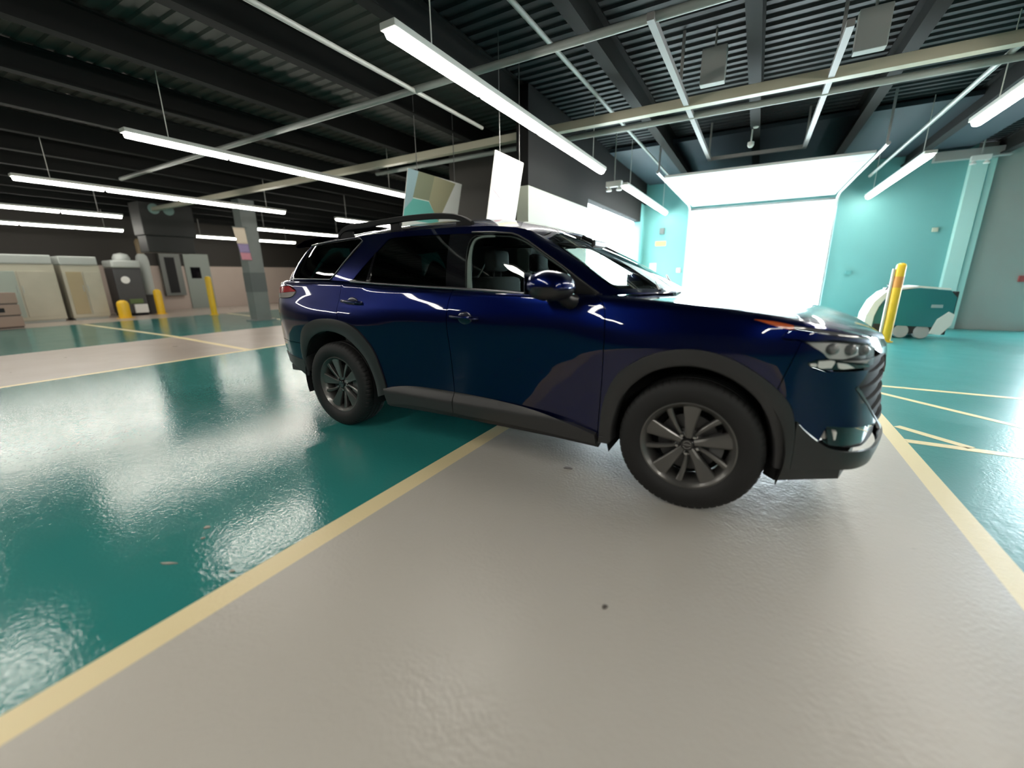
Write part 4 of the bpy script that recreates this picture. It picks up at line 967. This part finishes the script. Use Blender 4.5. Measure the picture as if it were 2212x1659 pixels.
MB().box(-.4, .4, -.42, .40, .10, 1.75, .03).build('body', KD, ks)
MB().box(-.42, .44, -.44, .42, 1.75, 2.02, .06).build('canopy', PG, ks)
MB().lathe([(.24, 2.02), (.26, 2.10), (.20, 2.24), (.0, 2.30)], 24, (.1, 0, 0)).build('dome', PG, ks, smooth=50)
MB().lathe([(.0, .415), (.13, .415), (.13, .40)], 28, (0, -.12, 1.32), axis='x').build('round_emblem', WHT, ks)
MB().box(.40, .48, -.05, .35, .10, .42, .01).build('leaflet_box', WHT, ks); MB().box(.40, .46, -.15, .25, .45, .62, .01).build('green_panel', mat('moss_green', (.10, .15, .05), .6), ks)
MB().box(-.35, .35, -.38, .36, 0, .10).build('plinth', UNDER, ks)
tk = empty('gas_cylinder', (-17.8, 4.12, 0), 'grey cylinder with a brown cap standing right of the kiosk', 'cylinder')
MB().lathe([(.19, .75), (.20, 2.0), (.17, 2.2), (.10, 2.3)], 24).build('shell', PG, tk, smooth=50)
MB().lathe([(.11, 2.3), (.12, 2.75), (.06, 2.85)], 20).build('cap', mat('brown_cap', (.15, .11, .06), .6), tk, smooth=50)
MB().box(-.16, .16, -.16, .16, 0, .75, .02).build('stand', KD, tk)
# door and hatch on the far wall
d1 = tag(MB().box(XL, XL+.05, 6.25, 7.28, 0, 2.45, .01).build('door_1', mat('door_grey_green', (.22, .25, .23), .5)), 'grey-green door with a small dark window in the far wall', kind='structure')
MB().box(XL+.05, XL+.06, 6.45, 6.85, 1.36, 1.86).build('door_window', GLOSSB, d1)
MB().box(XL+.05, XL+.09, 7.12, 7.18, 1.0, 1.12, .01).build('door_handle', SATIN, d1)
hx = empty('wall_cabinet', (XL, 5.72, .62), 'grey electrical cabinet with a dark pane on the far wall', 'cabinet')
MB().box(.002, .18, -.42, .35, 0, 1.8, .01).build('body', mat('cabinet_grey', (.13, .14, .13), .5), hx)
MB().box(.18, .19, -.25, .12, .12, 1.65).build('pane', UNDER, hx)

# small wall items around the big doorway
def wallbox(name, x, z, w_, h_, m, label, cat, d=.03):
    e = empty(name, (x, YW, z), label, cat)
    MB().box(-w_/2, w_/2, -d, -.002, -h_/2, h_/2, .004).build('plate', m, e)
    MB().box(-w_/2+.02, w_/2-.02, -d-.004, -d, -h_/2+.02, h_/2-.02).build('face', m, e)
wallbox('wall_sign', .51, 2.20, .30, .13, mat('orange_sign', (.85, .45, .16), .5), 'small orange sign on the teal wall left of the doorway', 'sign')
wallbox('wall_speaker', .53, 2.55, .13, .17, mat('dark_box', (.10, .12, .12), .5), 'small dark box on the teal wall above the orange sign', 'box', .08)
wallbox('notice', .33, 1.48, .20, .32, WHT, 'white notice on the teal wall near the partition', 'notice')
wallbox('alarm_button', 1.08, 1.42, .11, .13, mat('pink_red', (.70, .28, .30), .5), 'pinkish red alarm button beside the doorway', 'alarm button', .05)
wallbox('switch_box', 6.55, 2.23, .10, .09, mat('beige_box', (.50, .52, .42), .5), 'small beige box high on the teal wall', 'box', .05)
wallbox('wall_socket', 5.12, 1.30, .12, .10, mat('teal_box', (.09, .30, .30), .5), 'small teal socket box on the wall right of the doorway', 'socket', .04)
wallbox('alarm_bell', 8.15, 1.13, .13, .13, mat('dull_red', (.30, .06, .06), .5), 'small dull red alarm box on the grey wall', 'alarm', .06)

# scraps on the floor
def scrap(x, y, a, b, rz, m, label):
    pts = [(a*math.cos(t)*(1+.25*math.sin(3*t+x)), b*math.sin(t)*(1+.2*math.cos(2*t+y))) for t in np.linspace(0, 2*math.pi, 12, endpoint=False)]
    o = MB().prism(pts, .0005, .0045).build('floor_scrap', m); o.location = (x, y, 0); o.rotation_euler = (0, 0, rz); return tag(o, label, 'scrap')
SCR = mat('pale_scrap', (.30, .28, .24), .7); SCD = mat('dark_scrap', (.10, .09, .08), .8)
scrap(.865, -2.63, .040, .006, .5, SCR, 'thin pale sliver lying alone on the teal floor')
scrap(.70, -2.39, .016, .012, .2, SCR, 'pale chip on the teal floor, farther of three')
scrap(.79, -2.45, .010, .006, .8, SCR, 'tiny pale chip on the teal floor, middle of three')
scrap(1.19, -2.51, .012, .007, .3, SCR, 'pale chip on the teal floor close to the cream line')
scrap(2.75, -1.88, .012, .009, .9, SCD, 'small dark crumb on the grey floor before the car')
scrap(2.14, -.79, .028, .018, .1, mat('floor_stain', (.20, .18, .165), .4), 'dark oily spot on the grey floor near the front wheel')
